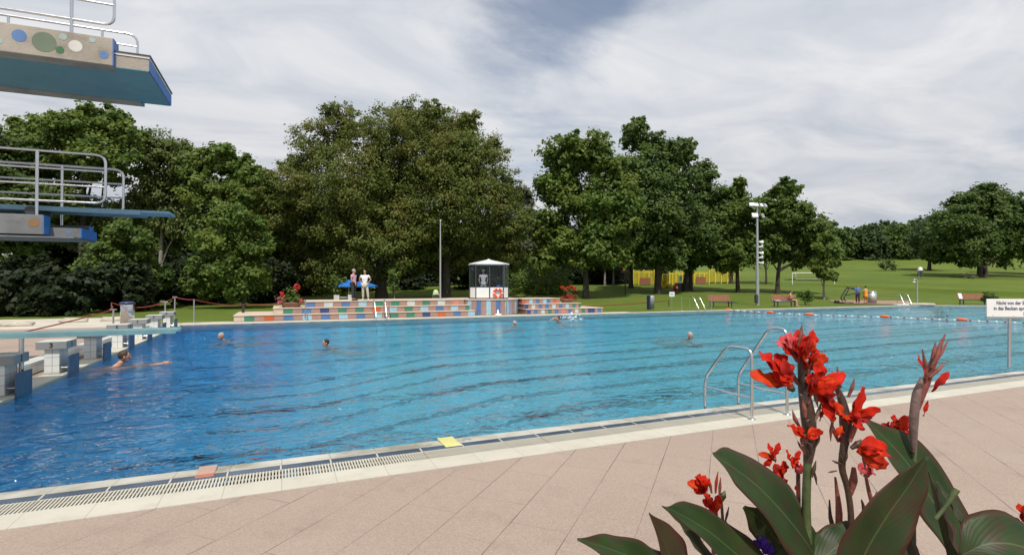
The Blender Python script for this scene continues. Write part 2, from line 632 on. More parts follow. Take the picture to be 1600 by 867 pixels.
def paver_material():
    """large pinkish washed concrete slabs laid diagonally in running bond"""
    m = bpy.data.materials.new('pink_pavers')
    m.use_nodes = True
    t = NT(m.node_tree)
    bs = t.n['Principled BSDF']
    geo = t.node('ShaderNodeNewGeometry')
    P = geo.outputs['Position']
    sp = t.node('ShaderNodeSeparateXYZ', in_0=P)
    X, Y = sp.outputs[0], sp.outputs[1]
    s2 = math.sqrt(0.5)
    U = t.math('MULTIPLY', t.math('ADD', X, Y), s2)
    V = t.math('MULTIPLY', t.math('SUBTRACT', X, Y), s2)
    wv = 0.49
    vi = t.math('DIVIDE', t.math('ADD', V, 0.17), wv)
    row = t.math('FLOOR', vi)
    fv = t.math('FRACT', vi)
    par = t.math('MODULO', t.math('ADD', row, 1000.0), 2.0)
    ui = t.math('ADD', t.math('DIVIDE', U, 0.74), t.math('MULTIPLY', par, 0.5))
    fu = t.math('FRACT', ui)
    cell = t.node('ShaderNodeCombineXYZ', in_0=t.math('FLOOR', ui), in_1=row, in_2=0.0)
    wn = t.node('ShaderNodeTexWhiteNoise', noise_dimensions='2D')
    t.l.new(cell.outputs[0], wn.inputs['Vector'])
    jit = t.math('MULTIPLY', t.math('SUBTRACT', t.noise(3.0, P, detail=4), 0.5), 0.02)
    ev = t.math('SUBTRACT', t.math('MINIMUM', fv, t.math('SUBTRACT', 1.0, fv)), jit)
    eu = t.math('SUBTRACT', t.math('MINIMUM', fu, t.math('SUBTRACT', 1.0, fu)), jit)
    wnj = t.noise(0.9, P, detail=3)
    jv = t.math('MULTIPLY', t.math('LESS_THAN', ev, 0.0075), t.maprange(wnj, 0.35, 0.6, 0.35, 1.0))
    ju = t.math('MULTIPLY', t.math('LESS_THAN', eu, 0.0045), t.maprange(wnj, 0.42, 0.62, 0.05, 0.75))
    jm = t.math('MAXIMUM', jv, ju)
    big = t.noise(0.45, P, detail=5, rough=0.6)
    fine = t.noise(70, P, detail=5, rough=0.85)
    vor = t.node('ShaderNodeTexVoronoi', in_Scale=110.0)
    t.l.new(P, vor.inputs['Vector'])
    c = t.mix(t.maprange(big, 0.3, 0.7), (0.238, 0.180, 0.146), (0.318, 0.250, 0.208))
    c = t.mix(t.math('MULTIPLY', wn.outputs[0], 0.55), c, (0.27, 0.198, 0.16))
    spk = t.maprange(fine, 0.40, 0.64, 0.0, 1.0)
    c = t.mix(t.math('MULTIPLY', spk, 0.62), c, (0.48, 0.385, 0.31))
    sp2 = t.math('LESS_THAN', vor.outputs['Distance'], 0.22)
    c = t.mix(t.math('MULTIPLY', sp2, 0.30), c, (0.22, 0.14, 0.12))
    stain = t.maprange(t.noise(1.7, P, detail=7, rough=0.7), 0.54, 0.74, 0, 0.45)
    c = t.mix(stain, c, (0.20, 0.15, 0.125))
    c = t.mix(jm, c, (0.12, 0.092, 0.075))
    t.set(bs.inputs['Base Color'], c)
    bs.inputs['Roughness'].default_value = 0.85
    b = t.node('ShaderNodeBump', in_Strength=0.5, in_Distance=0.004, in_Height=t.math('SUBTRACT', fine, t.math('MULTIPLY', jm, 2.0)))
    t.set(bs.inputs['Normal'], b.outputs[0])
    return m


M['coping'] = coping_material()
M['cream'] = cream_material()
M['pavers'] = paver_material()
M['concretepath'] = pmat('pale_concrete_paving', (0.50, 0.46, 0.39), 0.85, 0, 0.14, 0.8, bump=0.3, bscale=30, dirt=0.25)
M['blueTile'] = pmat('dark_blue_tile', (0.055, 0.080, 0.125), 0.22, 0, 0.35, 3)
M['slot'] = pmat('grate_slot_shadow_channel', (0.05, 0.05, 0.045), 0.9)

# near edge: coping, blue strip, overflow grate, cream row, pavers
y0 = YN
y1, y2, y3, y4 = y0 - 0.30, y0 - 0.435, y0 - 0.72, y0 - 1.06
XA, XB = -9.5, 74.0
mb = MB()
# wet coping, gently falling to the water
mb.quad([(XA, y1, 0.0), (XB, y1, 0.0), (XB, y0, -0.028), (XA, y0, -0.028)])
mb.quad([(XA, y0, -0.028), (XB, y0, -0.028), (XB, y0 + 0.004, -0.13), (XA, y0 + 0.004, -0.13)])
tag(mb.build('pool_coping', M['coping']), kind='structure')
mb = MB()
x = XA
random.seed(5)
while x < XB:
    mb.box((x + 0.245, (y1 + y2) / 2, -0.020 + 0.003), (0.482, 0.130, 0.04), bev=0.006, mi=0)
    mb.box((x + 0.495, (y1 + y2) / 2, -0.020 - 0.001), (0.018, 0.130, 0.04), mi=1)
    x += 0.5
tag(mb.build('blue_edge_tiles', [M['blueTile'], M['cream']]), kind='structure')
# grate bars over a dark channel
mb = MB()
mb.quad([(XA, y3, -0.10), (XB, y3, -0.10), (XB, y2, -0.10), (XA, y2, -0.10)])
tag(mb.build('overflow_channel', M['slot']), kind='structure')
mb = MB()
x = XA
while x < 24:
    mb.box((x, (y2 + y3) / 2, -0.010), (0.0150, y2 - y3 - 0.002, 0.02))
    x += 0.030
mb.box(((24 + XB) / 2, (y2 + y3) / 2, -0.010), (XB - 24, y2 - y3 - 0.002, 0.02))
mb.box(((XA + XB) / 2, y2 - 0.008, -0.012), (XB - XA, 0.012, 0.018))
mb.box(((XA + XB) / 2, (y2 + y3) / 2, -0.014), (XB - XA, 0.010, 0.014))
mb.box(((XA + XB) / 2, y3 + 0.008, -0.012), (XB - XA, 0.012, 0.018))
tag(mb.build('overflow_grate', M['cream']), kind='structure')
mb = MB()
mb.box(((XA + XB) / 2, (y3 + y4) / 2, -0.10 + 0.001), (XB - XA, y3 - y4 - 0.004, 0.20))
tag(mb.build('cream_tile_edge', M['cream']), kind='structure')
mb = MB()
mb.quad([(-60, -40, -0.004), (100, -40, -0.004), (100, y4, -0.004), (-60, y4, -0.004)])
tag(mb.build('pool_deck', M['pavers']), kind='structure')

# left end: narrow tiled rim then a pink paved area
mb = MB()
mb.box((XL - 0.22, (YN + YF) / 2, -0.10), (0.44, YF - YN, 0.20))
tag(mb.build('starting_end_rim', M['cream']), kind='structure')
lawn_left = gp(283, 500).x
mb = MB()
mb.quad([(-60, y4, -0.008), (XL - 0.44, y4, -0.008), (XL - 0.44, YF, -0.008), (-60, YF, -0.008)])
tag(mb.build('left_paving', M['pavers']), kind='structure')
# far rim and strip
mb = MB()
mb.quad([(-60, YF, -0.0065), (XL - 0.44, YF, -0.0065), (-5.6, YF + 2.2, -0.0065), (-8.5, YF + 7.5, -0.0065), (-60, YF + 9.0, -0.0065)])
tag(mb.build('left_terrace', M['concretepath']), kind='structure')
mb = MB()
mb.prism([(XL - 0.44, YF), (XC, YF), (XC + 0.1, YF + 0.5), (XL - 0.44, YF + 0.5)], -0.35, -0.005)
for (xa, ya), (xb, yb) in zip(far_pts[:-1], far_pts[1:]):
    d = Vector((xb - xa, yb - ya, 0)).normalized()
    nn = Vector((-d.y, d.x, 0)) * 0.5
    if nn.y < 0 and nn.x < 0:
        nn = -nn
    mb.prism([(xa, ya), (xb, yb), (xb + nn.x, yb + nn.y), (xa + nn.x, ya + nn.y)], -0.35, -0.009)
tag(mb.build('far_pool_rim', M['cream']), kind='structure')
mb = MB()
mb.quad([(-30, YF + 0.5, -0.012), (21, YF + 0.5, -0.012), (21, YF + 1.3, -0.012), (-1.6, YF + 1.6, -0.012), (-30, YF + 2.4, -0.012)])
tag(mb.build('far_path', M['concretepath']), kind='structure')


# ================================================================== LAWN
def grass_material():
    m = bpy.data.materials.new('mown_grass')
    m.use_nodes = True
    t = NT(m.node_tree)
    bs = t.n['Principled BSDF']
    geo = t.node('ShaderNodeNewGeometry')
    P = geo.outputs['Position']
    n0 = t.noise(0.06, P, detail=5, rough=0.6)
    n1 = t.noise(0.6, P, detail=6, rough=0.65)
    n2 = t.noise(9.0, P, detail=3, rough=0.7)
    c = t.ramp(n0, [(0.35, (0.085, 0.135, 0.019)), (0.5, (0.110, 0.160, 0.022)), (0.65, (0.145, 0.180, 0.030))])
    c = t.mix(t.maprange(n1, 0.35, 0.7, 0, 0.55), c, (0.065, 0.115, 0.017))
    c = t.mix(t.maprange(n2, 0.45, 0.75, 0, 0.55), c, (0.16, 0.18, 0.045))
    n9 = t.noise(0.22, P, detail=7, rough=0.7)
    c = t.mix(t.maprange(n9, 0.56, 0.72, 0, 0.55), c, (0.17, 0.16, 0.05))
    t.set(bs.inputs['Base Color'], c)
    bs.inputs['Roughness'].default_value = 0.9
    bs.inputs['Specular IOR Level'].default_value = 0.15
    b = t.node('ShaderNodeBump', in_Strength=0.8, in_Distance=0.15, in_Height=t.math('ADD', n2, n1))
    t.set(bs.inputs['Normal'], b.outputs[0])
    return m


M['grass'] = grass_material()


def lawn():
    """one sheet from just behind the pool to the horizon, following the terrain"""
    xs = list(np.arange(-160, 260, 4.0))
    xs = [-900, -500, -300] + xs + [300, 420, 600, 900, 1400]
    vs, fs = [], []
    ys = [0, 1, 2, 4, 7, 10, 14] + list(np.arange(18, 230, 4.0)) + [260, 320, 420, 600, 900, 1500]

    def ystart(x):
        if x < XC + 0.05:
            return YF + 0.45
        if x < far_pts[1][0]:
            k = (x - XC) / (far_pts[1][0] - XC)
            return YF + (far_pts[1][1] - YF) * k + 0.5
        if x < 66:
            k = (x - far_pts[1][0]) / (66 - far_pts[1][0])
            return far_pts[1][1] + (20 - far_pts[1][1]) * k + 0.6
        return 20.5 - min(1, (x - 66) / 9) * 8
    for x in sorted(set(xs + [XL, XC, XC + 1.5, far_pts[1][0], 66.0, 74.8, 76])):
        y0_ = ystart(x) if x < 75 else -40
        for y in ys:
            yy = y0_ + y
            vs.append((x, yy, tz(x, yy) - 0.02))
    nx = len(vs) // len(ys)
    ny = len(ys)
    for i in range(nx - 1):
        for j in range(ny - 1):
            a = i * ny + j
            fs.append((a, a + ny, a + ny + 1, a + 1))
    mb = MB()
    mb.add(vs, fs, 0, True)
    return tag(mb.build('lawn', M['grass']), kind='structure')


lawn()


# ================================================================== TREES
def leaf_material(name, a, b, c, trans=0.42):
    m = bpy.data.materials.new(name)
    m.use_nodes = True
    t = NT(m.node_tree)
    bs = t.n['Principled BSDF']
    out = t.n['Material Output']
    geo = t.node('ShaderNodeNewGeometry')
    n = t.noise(0.45, geo.outputs['Position'], detail=3)
    col = t.mix(geo.outputs['Random Per Island'], a, b)
    col = t.mix(t.maprange(n, 0.46, 0.68, 0, 0.8), col, c)
    t.set(bs.inputs['Base Color'], col)
    bs.inputs['Roughness'].default_value = 0.55
    bs.inputs['Specular IOR Level'].default_value = 0.3
    tr = t.node('ShaderNodeBsdfTranslucent', in_Color=col)
    mx = t.node('ShaderNodeMixShader', in_0=trans, in_1=bs.outputs[0], in_2=tr.outputs[0])
    t.l.new(mx.outputs[0], out.inputs['Surface'])
    return m


LM = {
    'maple': leaf_material('maple_leaves', (0.067, 0.124, 0.019), (0.138, 0.206, 0.034), (0.182, 0.229, 0.037)),
    'olive': leaf_material('olive_leaves', (0.081, 0.121, 0.022), (0.155, 0.189, 0.035), (0.203, 0.189, 0.041)),
    'dark': leaf_material('dark_leaves', (0.047, 0.089, 0.018), (0.099, 0.154, 0.030), (0.122, 0.178, 0.033)),
    'shade': leaf_material('shade_dark_leaves', (0.012, 0.024, 0.007), (0.026, 0.046, 0.012), (0.022, 0.038, 0.010)),  # canopy shade of the wood put into the leaf colour
    'birch': leaf_material('birch_leaves', (0.092, 0.134, 0.035), (0.160, 0.198, 0.055), (0.126, 0.167, 0.040)),
    'bright': leaf_material('fresh_leaves', (0.068, 0.121, 0.020), (0.112, 0.177, 0.031), (0.128, 0.177, 0.031)),
    'yellow': leaf_material('yellowing_leaves', (0.085, 0.095, 0.018), (0.15, 0.12, 0.022), (0.12, 0.085, 0.02)),
    'pale': leaf_material('pale_leaves', (0.110, 0.130, 0.070), (0.160, 0.170, 0.100), (0.100, 0.120, 0.050)),
    'far': leaf_material('far_leaves', (0.039, 0.075, 0.024), (0.067, 0.107, 0.033), (0.075, 0.116, 0.033)),
}


def leaf_mesh(name, centers, outward, size, rng, mat, aspect=1.5, droop=0.0):
    n = len(centers)
    nrm = outward * 0.7 + rng.normal(0, 0.55, (n, 3)) + np.array([-0.08, -0.25, 0.62])
    nrm /= np.linalg.norm(nrm, axis=1)[:, None] + 1e-9
    r = rng.normal(0, 1, (n, 3))
    if droop > 0:
        r[:, 2] -= droop * 3
    u = r - nrm * np.sum(r * nrm, axis=1)[:, None]
    u /= np.linalg.norm(u, axis=1)[:, None] + 1e-9
    v = np.cross(nrm, u)
    s = size * rng.uniform(0.6, 1.35, (n, 1))
    L, W_ = s * aspect * 0.5, s * 0.5
    q = np.stack([centers - u * L, centers + v * W_ + u * L * 0.1, centers + u * L, centers - v * W_ + u * L * 0.1], axis=1).reshape(-1, 3)
    me = bpy.data.meshes.new(name)
    me.vertices.add(4 * n)
    me.vertices.foreach_set('co', q.astype(np.float32).ravel())
    me.loops.add(4 * n)
    me.loops.foreach_set('vertex_index', np.arange(4 * n, dtype=np.int32))
    me.polygons.add(n)
    me.polygons.foreach_set('loop_start', np.arange(0, 4 * n, 4, dtype=np.int32))
    me.polygons.foreach_set('loop_total', np.full(n, 4, dtype=np.int32))
    me.materials.append(mat)
    me.update()
    me.validate()
    return me


def crown_points(lobes, n, rng, clump=0.30, low=-0.55):
    """leaf centres for lobes (centre, radius) broken up into clumps near their surface"""
    vol = np.array([l[1] ** 2 for l in lobes])
    vol = vol / vol.sum()
    cs, outs = [], []
    for (c, r), f in zip(lobes, vol):
        k = max(8, int(46 * min(2.2, (r / 2.2)) * (0.27 / clump) ** 2))
        m = int(n * f)
        d = rng.normal(0, 1, (k, 3))
        d /= np.linalg.norm(d, axis=1)[:, None]
        rad = rng.uniform(0.0, 1.0, k) ** 0.5 * 1.08 * r
        cc = np.array(c) + d * rad[:, None] * np.array([1, 1, 0.85])
        cr = rng.uniform(0.6, 1.35, k) * clump * r
        idx = rng.integers(0, k, m)
        g = rng.normal(0, 0.5, (m, 3))
        off = g * cr[idx][:, None] * np.array([1.1, 1.1, 0.8])
        p = cc[idx] + off
        cs.append(p)
        o = d[idx] * 0.8 + g
        o /= np.linalg.norm(o, axis=1)[:, None] + 1e-9
        outs.append(o)
    return np.concatenate(cs), np.concatenate(outs)


def tree(name, label, cat, px, D, lobes_px, n, kind='maple', leaf=0.26, trunk_r=0.25, seed=1, group=None,
         clump=0.30, bark='bark', depth=0.8, droop=0.0, fork=0.28, lean=0.0, extra_trunks=()):
    rng = np.random.default_rng(seed)
    base = at(px, D)
    root = empty(name, base, 0, label, cat, group)
    lobes = []
    for (lx, ly, lr) in lobes_px:
        r = lr * D / FPX
        dd = rng.uniform(-1, 1) * r * depth
        c = dp(lx, ly, D + dd) - base
        lobes.append(((c.x, c.y, c.z), r * 1.12))
    # depth is filled as well: each big lobe gets a partner further back
    for (c, r) in list(lobes):
        if r > 1.2 and rng.uniform() < 0.5:
            k = rng.uniform(0.6, 1.0) * r * depth
            lobes.append(((c[0] + 0.394 * k, c[1] + 0.919 * k, c[2] - 0.1 * r), r * 0.85))
    n = int(n * 1.55)
    P, O = crown_points(lobes, n, rng, clump)
    P[:, 2] = np.maximum(P[:, 2], 0.15)
    me = leaf_mesh('crown', P, O, leaf, rng, LM[kind], droop=droop)
    o = bpy.data.objects.new('crown', me)
    C.objects.link(o)
    o.parent = root
    # trunk with limbs reaching the lobes
    mb = MB()
    zc = sorted(l[0][2] for l in lobes)
    ztop = zc[len(zc) // 2]
    cx = sum(l[0][0] for l in lobes) / len(lobes)
    cy = sum(l[0][1] for l in lobes) / len(lobes)
    H = max(1.5, ztop)
    zf = max(0.6, H * fork)
    for (tx, ty) in [(0, 0)] + list(extra_trunks):
        path = [Vector((tx, ty, -0.3)), Vector((tx, ty, 0.15))]
        for k in range(1, 7):
            q = k / 6
            path.append(Vector((tx + (cx - tx) * q * q * 0.6 + rng.normal(0, 0.04) * H * 0.12, ty + (cy - ty) * q * q * 0.6 + rng.normal(0, 0.03) * H * 0.1, H * q)))
        rr = [trunk_r * 1.5, trunk_r * 1.15] + [trunk_r * (1 - 0.72 * k / 6) for k in range(1, 7)]
        mb.tube(path, rr, n=9)
    for (c, r) in lobes[:14]:
        c = Vector(c)
        q = min(0.95, max(fork, (c.z - r) / H * rng.uniform(0.45, 0.8)))
        q = max(0.15, q)
        s = Vector((cx * q * q * 0.6, cy * q * q * 0.6, H * q))
        mid = s.lerp(c, 0.5) + Vector((rng.normal(0, .1), rng.normal(0, .1), -0.05)) * r
        rb = trunk_r * (1 - 0.7 * q) * 0.5
        mb.tube([s, s.lerp(mid, 0.5), mid, c], [rb, rb * 0.8, rb * 0.6, rb * 0.25], n=6)
    mb.build('trunk', M[bark], root)
    return root


tree('spreading_tree', 'huge olive-green tree left of the flagpole, thick trunk behind the two men', 'tree', 597, 52,
     [(455, 300, 42), (500, 235, 42), (538, 195, 34), (595, 215, 45), (560, 290, 62), (480, 370, 50), (590, 375, 55), (432, 335, 34),
      (450, 420, 30), (520, 420, 40), (525, 330, 55), (620, 300, 50), (420, 380, 28), (640, 345, 45), (520, 178, 16), (462, 262, 22), (436, 296, 16)],
     125000, 'olive', 0.145, 0.62, 11, clump=0.19, droop=0.5, fork=0.2)
tree('spreading_tree', 'huge olive-green tree with thin brownish top twigs, its dark trunk right behind the flagpole', 'tree', 696, 54,
     [(650, 195, 40), (700, 205, 40), (745, 245, 42), (775, 295, 38), (660, 270, 60), (720, 320, 60), (690, 390, 45), (790, 350, 32),
      (760, 390, 34), (640, 390, 40), (700, 260, 50), (625, 180, 20), (675, 172, 16), (735, 190, 18), (768, 232, 16), (798, 300, 15), (800, 400, 25)],
     125000, 'olive', 0.145, 0.5, 12, clump=0.19, droop=0.5, fork=0.25)
tree('birch_tree', 'pale grey-green birch showing between the huge olive tree and the dark maple', 'tree', 803, 72,
     [(814, 312, 20), (818, 350, 22), (808, 385, 24), (822, 335, 14)], 9000, 'pale', 0.28, 0.2, 13, bark='palebark', droop=0.6)
tree('maple_tree', 'broad dark green maple right of the kiosk with a bare lower trunk on the lawn', 'tree', 915, 56,
     [(885, 245, 33), (922, 236, 30), (955, 268, 32), (868, 290, 28), (905, 310, 42), (952, 330, 42), (858, 350, 26), (880, 385, 32),
      (925, 385, 36), (962, 390, 28), (850, 405, 22), (900, 222, 18), (845, 365, 15), (980, 300, 22)],
     34000, 'maple', 0.27, 0.34, 14, clump=0.27)
tree('broadleaf_tree', 'tall feathery dark green tree rising highest right of the maple', 'tree', 1028, 62,
     [(998, 215, 24), (1032, 228, 22), (1062, 240, 23), (1010, 265, 34), (1052, 290, 36), (1010, 330, 40), (1052, 345, 42), (1008, 385, 32),
      (1045, 395, 28), (1075, 225, 11), (990, 198, 12), (1000, 195, 13)],
     34000, 'dark', 0.27, 0.42, 15, clump=0.25)
tree('broadleaf_tree', 'dark tree with a double trunk beside the yellow tube slide', 'tree', 1071, 68,
     [(1100, 282, 24), (1112, 320, 30), (1085, 362, 38), (1122, 365, 30), (1078, 402, 24), (1110, 398, 22), (1098, 262, 12)],
     24000, 'dark', 0.28, 0.34, 16, clump=0.27, extra_trunks=((1.0, 0.3),))
tree('broadleaf_tree', 'mid-green tree left of the floodlight mast with a slanting trunk', 'tree', 1153, 66,
     [(1148, 302, 20), (1165, 330, 24), (1140, 345, 28), (1170, 378, 27), (1148, 398, 25), (1128, 380, 18), (1155, 288, 10)],
     20000, 'maple', 0.27, 0.25, 17, clump=0.27)
tree('broadleaf_tree', 'bright-topped tree with a forked trunk just right of the floodlight mast', 'tree', 1215, 64,
     [(1224, 296, 17), (1210, 325, 26), (1238, 335, 24), (1268, 360, 26), (1228, 375, 34), (1258, 395, 26), (1200, 385, 22), (1195, 345, 16), (1238, 292, 10), (1285, 385, 20)],
     26000, 'bright', 0.26, 0.28, 18, clump=0.26, fork=0.35)
tree('young_tree', 'small slim tree with pale stems between the football goal posts', 'tree', 1287, 56,
     [(1292, 385, 15), (1300, 402, 14), (1284, 408, 14), (1292, 428, 11), (1295, 368, 8), (1280, 425, 8)],
     8500, 'maple', 0.22, 0.12, 19, clump=0.3, bark='palebark', fork=0.2)
tree('broadleaf_tree', 'dark round tree at the end of the tree row above the football goal', 'tree', 1290, 92,
     [(1290, 355, 16), (1305, 375, 15), (1275, 365, 16), (1285, 385, 16)], 9000, 'dark', 0.34, 0.3, 20)
tree('broadleaf_tree', 'large round dark tree on the slope at the right edge, on two trunks', 'tree', 1531, 100,
     [(1542, 312, 24), (1512, 322, 24), (1572, 325, 26), (1490, 350, 26), (1540, 350, 36), (1588, 350, 30), (1478, 382, 24), (1520, 385, 30),
      (1570, 385, 30), (1602, 375, 28), (1545, 298, 12), (1500, 318, 12), (1466, 395, 16)],
     42000, 'dark', 0.38, 0.42, 21, clump=0.26, fork=0.15, extra_trunks=((1.2, -0.3),))
tree('broadleaf_tree', 'dark tree cut by the right edge behind the large round one', 'tree', 1640, 112,
     [(1625, 340, 28), (1650, 360, 35), (1618, 385, 25), (1600, 330, 18)], 12000, 'dark', 0.4, 0.4, 22)
tree('broadleaf_tree', 'lighter green rounded tree just left of the large round tree on the slope', 'tree', 1452, 128,
     [(1455, 358, 20), (1470, 350, 18), (1440, 370, 16), (1460, 385, 20), (1480, 345, 16)], 12000, 'far', 0.42, 0.4, 23)

# left-hand group
tree('broadleaf_tree', 'tall round-topped tree under the high diving platform, above the diving board railings', 'tree', 130, 50,
     [(60, 208, 30), (110, 200, 30), (160, 192, 30), (200, 215, 24), (90, 255, 40), (165, 250, 34), (30, 232, 30),
      (60, 330, 45), (120, 345, 42), (140, 178, 14), (80, 190, 12), (190, 190, 12)],
     40000, 'maple', 0.24, 0.4, 31, clump=0.24)
tree('birch_tree', 'weeping pale-green birch between the tall round tree and the leafy tree right of it', 'tree', 250, 52,
     [(228, 236, 28), (258, 230, 26), (285, 245, 24), (300, 262, 22), (235, 290, 36), (278, 285, 32), (250, 350, 38), (285, 350, 30), (215, 330, 26)],
     30000, 'birch', 0.2, 0.25, 32, clump=0.28, droop=1.0, bark='palebark')
tree('broadleaf_tree', 'leafy mid-green tree right of the weeping birch with a lumpy top', 'tree', 350, 50,
     [(308, 258, 25), (345, 248, 25), (380, 266, 24), (402, 280, 20), (330, 305, 34), (380, 318, 32), (402, 300, 18), (345, 375, 38), (395, 370, 30)],
     32000, 'maple', 0.24, 0.3, 33, clump=0.26)
tree('broadleaf_tree', 'yellowing tree squeezed in left of the huge olive tree', 'tree', 432, 56,
     [(420, 288, 18), (418, 322, 22), (408, 358, 22), (432, 310, 16)], 10000, 'yellow', 0.24, 0.2, 34, clump=0.3)
tree('young_tree', 'bright green young tree below the spring board, leafy to the ground', 'tree', 183, 38,
     [(190, 365, 24), (168, 398, 28), (212, 405, 27), (235, 435, 24), (150, 432, 24), (192, 442, 28), (222, 375, 16), (140, 405, 15)],
     26000, 'bright', 0.17, 0.13, 35, clump=0.3, fork=0.2)
tree('young_tree', 'mid-green young tree behind the red rope left of the coloured steps', 'tree', 381, 40,
     [(365, 340, 24), (350, 375, 30), (392, 385, 28), (338, 418, 30), (388, 430, 28), (312, 438, 22), (405, 345, 14), (330, 450, 18), (365, 450, 20)],
     30000, 'maple', 0.17, 0.15, 36, clump=0.3, fork=0.2)
tree('broadleaf_tree', 'dark tree at the left edge behind the diving board railings', 'tree', -30, 46,
     [(0, 225, 26), (-35, 270, 50), (5, 300, 36), (-20, 350, 45), (20, 360, 35), (45, 300, 26)], 24000, 'dark', 0.24, 0.4, 37)

# understory and back row: keep the wood behind closed and dark
rngb = np.random.default_rng(5)
back = [(20, 66), (95, 72), (175, 70), (260, 68), (335, 74), (410, 70), (490, 76), (570, 80), (650, 78), (730, 80), (800, 86), (865, 84), (925, 92), (985, 96)]
words = ['at the left edge behind the diving boards', 'behind the railing of the lower diving board', 'behind the bright green young tree', 'behind the weeping birch',
         'behind the leafy mid-green tree', 'behind the yellowing tree', 'behind the flower planter left of the two men', 'directly behind the two men on the steps',
         'behind the litter bag holder', 'between the flagpole and the kiosk', 'directly behind the kiosk', 'left of the maple trunk, in the shade', 'right of the maple trunk, in the shade',
         'left of the tall feathery tree, in the shade']
for i, ((bx, bd), wd) in enumerate(zip(back, words)):
    top = 330 if bx < 450 else (360 if bx < 850 else 375)
    lob = []
    for k in range(9):
        lob.append((bx + rngb.uniform(-42, 42), rngb.uniform(top, 445 if bx < 850 else 425), rngb.uniform(24, 36)))
    if bx < 850:
        lob += [(bx - 25, 445, 26), (bx + 25, 447, 26)]
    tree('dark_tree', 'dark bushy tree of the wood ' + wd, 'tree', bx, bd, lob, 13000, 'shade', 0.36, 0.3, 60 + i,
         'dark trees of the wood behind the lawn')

# dense undergrowth that closes the wood down to the ground
ug = [(-15, 31), (35, 31.5), (85, 32), (140, 34.5), (190, 37), (240, 42), (290, 46), (335, 47), (420, 50), (460, 60), (505, 64), (560, 66), (640, 68), (735, 68), (790, 72), (850, 72), (895, 80), (935, 84), (965, 88)]
uw = ['at the left edge, below the lower diving board', 'left of the bright young tree', 'just left of the bright young tree trunk', 'behind the bright young tree', 'behind the steel cylinder',
      'below the weeping birch', 'behind the post at the pool corner', 'behind the rope left of the mid-green young tree', 'behind the flower bowl on the steps', 'left of the stone trough',
      'behind the garden chairs', 'behind the pink-shirted man', 'right of the thin young tree', 'between flagpole and kiosk', 'behind the kiosk', 'behind the low shrub bank right of the kiosk',
      'left of the maple trunk', 'right of the maple trunk', 'left of the feeder post']
for i, (ux, ud) in enumerate(ug):
    k = ud / 46.0
    lob = [(ux + rngb.uniform(-22, 22), 446 + rngb.uniform(-32, 12) + (6 if ux < 440 else 0) + (16 if ux < 120 else 8 if ux < 200 else 0) - (8 if ux > 600 else 0), rngb.uniform(18, 27) / (1 if ux < 440 else 1.25)) for _ in range(7)]
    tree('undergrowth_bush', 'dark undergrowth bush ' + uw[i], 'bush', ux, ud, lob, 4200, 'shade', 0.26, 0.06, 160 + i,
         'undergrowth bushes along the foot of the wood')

# far wood at the top of the slope
fw = [(1312, 378, 15), (1328, 372, 14), (1345, 366, 13), (1362, 364, 14), (1380, 368, 13), (1392, 360, 15), (1408, 366, 14), (1424, 370, 13), (1438, 358, 16), (1320, 365, 9), (1500, 380, 18), (1600, 385, 20)]
fwords = ['leftmost', 'second from the left, low and round', 'third from the left, flat-topped', 'fourth from the left, light green', 'middle one, behind the thin sapling',
          'tallest one right of the middle', 'seventh from the left', 'eighth, just left of the lighter rounded tree', 'last one, rising to the rounded tree',
          'small one peeping over the leftmost', 'hidden behind the large round tree', 'behind the large round tree at the right edge']
for i, ((fx, fy, fr), wd) in enumerate(zip(fw, fwords)):
    lob = [(fx, fy, fr), (fx - 9, fy + 10, fr), (fx + 9, fy + 9, fr), (fx - 6, fy + 24, fr), (fx + 6, fy + 26, fr), (fx, fy + 36, fr * 0.8), (fx + rngb.uniform(-8, 8), fy - fr * .6, fr * .5)]
    tree('far_tree', 'dark tree of the far wood, ' + wd, 'tree', fx, 172 + (i % 3) * 5, lob, 5200, 'far' if i % 2 else 'dark', 0.62, 0.35, 90 + i,
         'trees of the far wood')

# ================================================================== HUMAN FIGURES
def skin_geo(joints, edges, sub=1):
    """joints {name: (pos, radius)}; returns verts, faces of the grown surface"""
    bm = bmesh.new()
    lay = bm.verts.layers.skin.verify()
    vs = {}
    first = True
    for k, (p, r) in joints.items():
        v = bm.verts.new(p)
        v[lay].radius = (r, r) if not isinstance(r, tuple) else r
        v[lay].use_root = first
        first = False
        vs[k] = v
    for a, b in edges:
        bm.edges.new((vs[a], vs[b]))
    me = bpy.data.meshes.new('tmp')
    bm.to_mesh(me)
    bm.free()
    o = bpy.data.objects.new('tmp', me)
    C.objects.link(o)
    sk = o.modifiers.new('s', 'SKIN')
    sk.use_smooth_shade = True
    sk.branch_smoothing = 0.6
    su = o.modifiers.new('u', 'SUBSURF')
    su.levels = su.render_levels = sub
    dg = bpy.context.evaluated_depsgraph_get()
    ev = o.evaluated_get(dg)
    m2 = ev.to_mesh()
    V = [v.co.copy() for v in m2.vertices]
    F = [tuple(p.vertices) for p in m2.polygons]
    ev.to_mesh_clear()
    bpy.data.objects.remove(o)
    bpy.data.meshes.remove(me)
    return V, F


M['eye'] = pmat('eye', (0.03, 0.02, 0.02), 0.2)
HAIR = {'grey': pmat('grey_hair', (0.34, 0.32, 0.30), 0.8), 'dark': pmat('dark_hair', (0.02, 0.014, 0.01), 0.7),
        'brown': pmat('brown_hair', (0.05, 0.03, 0.018), 0.7)}


def cloth(col, name='cloth'):
    return pmat(name, col, 0.85, 0, 0.08, 5, bump=0.3, bscale=18)


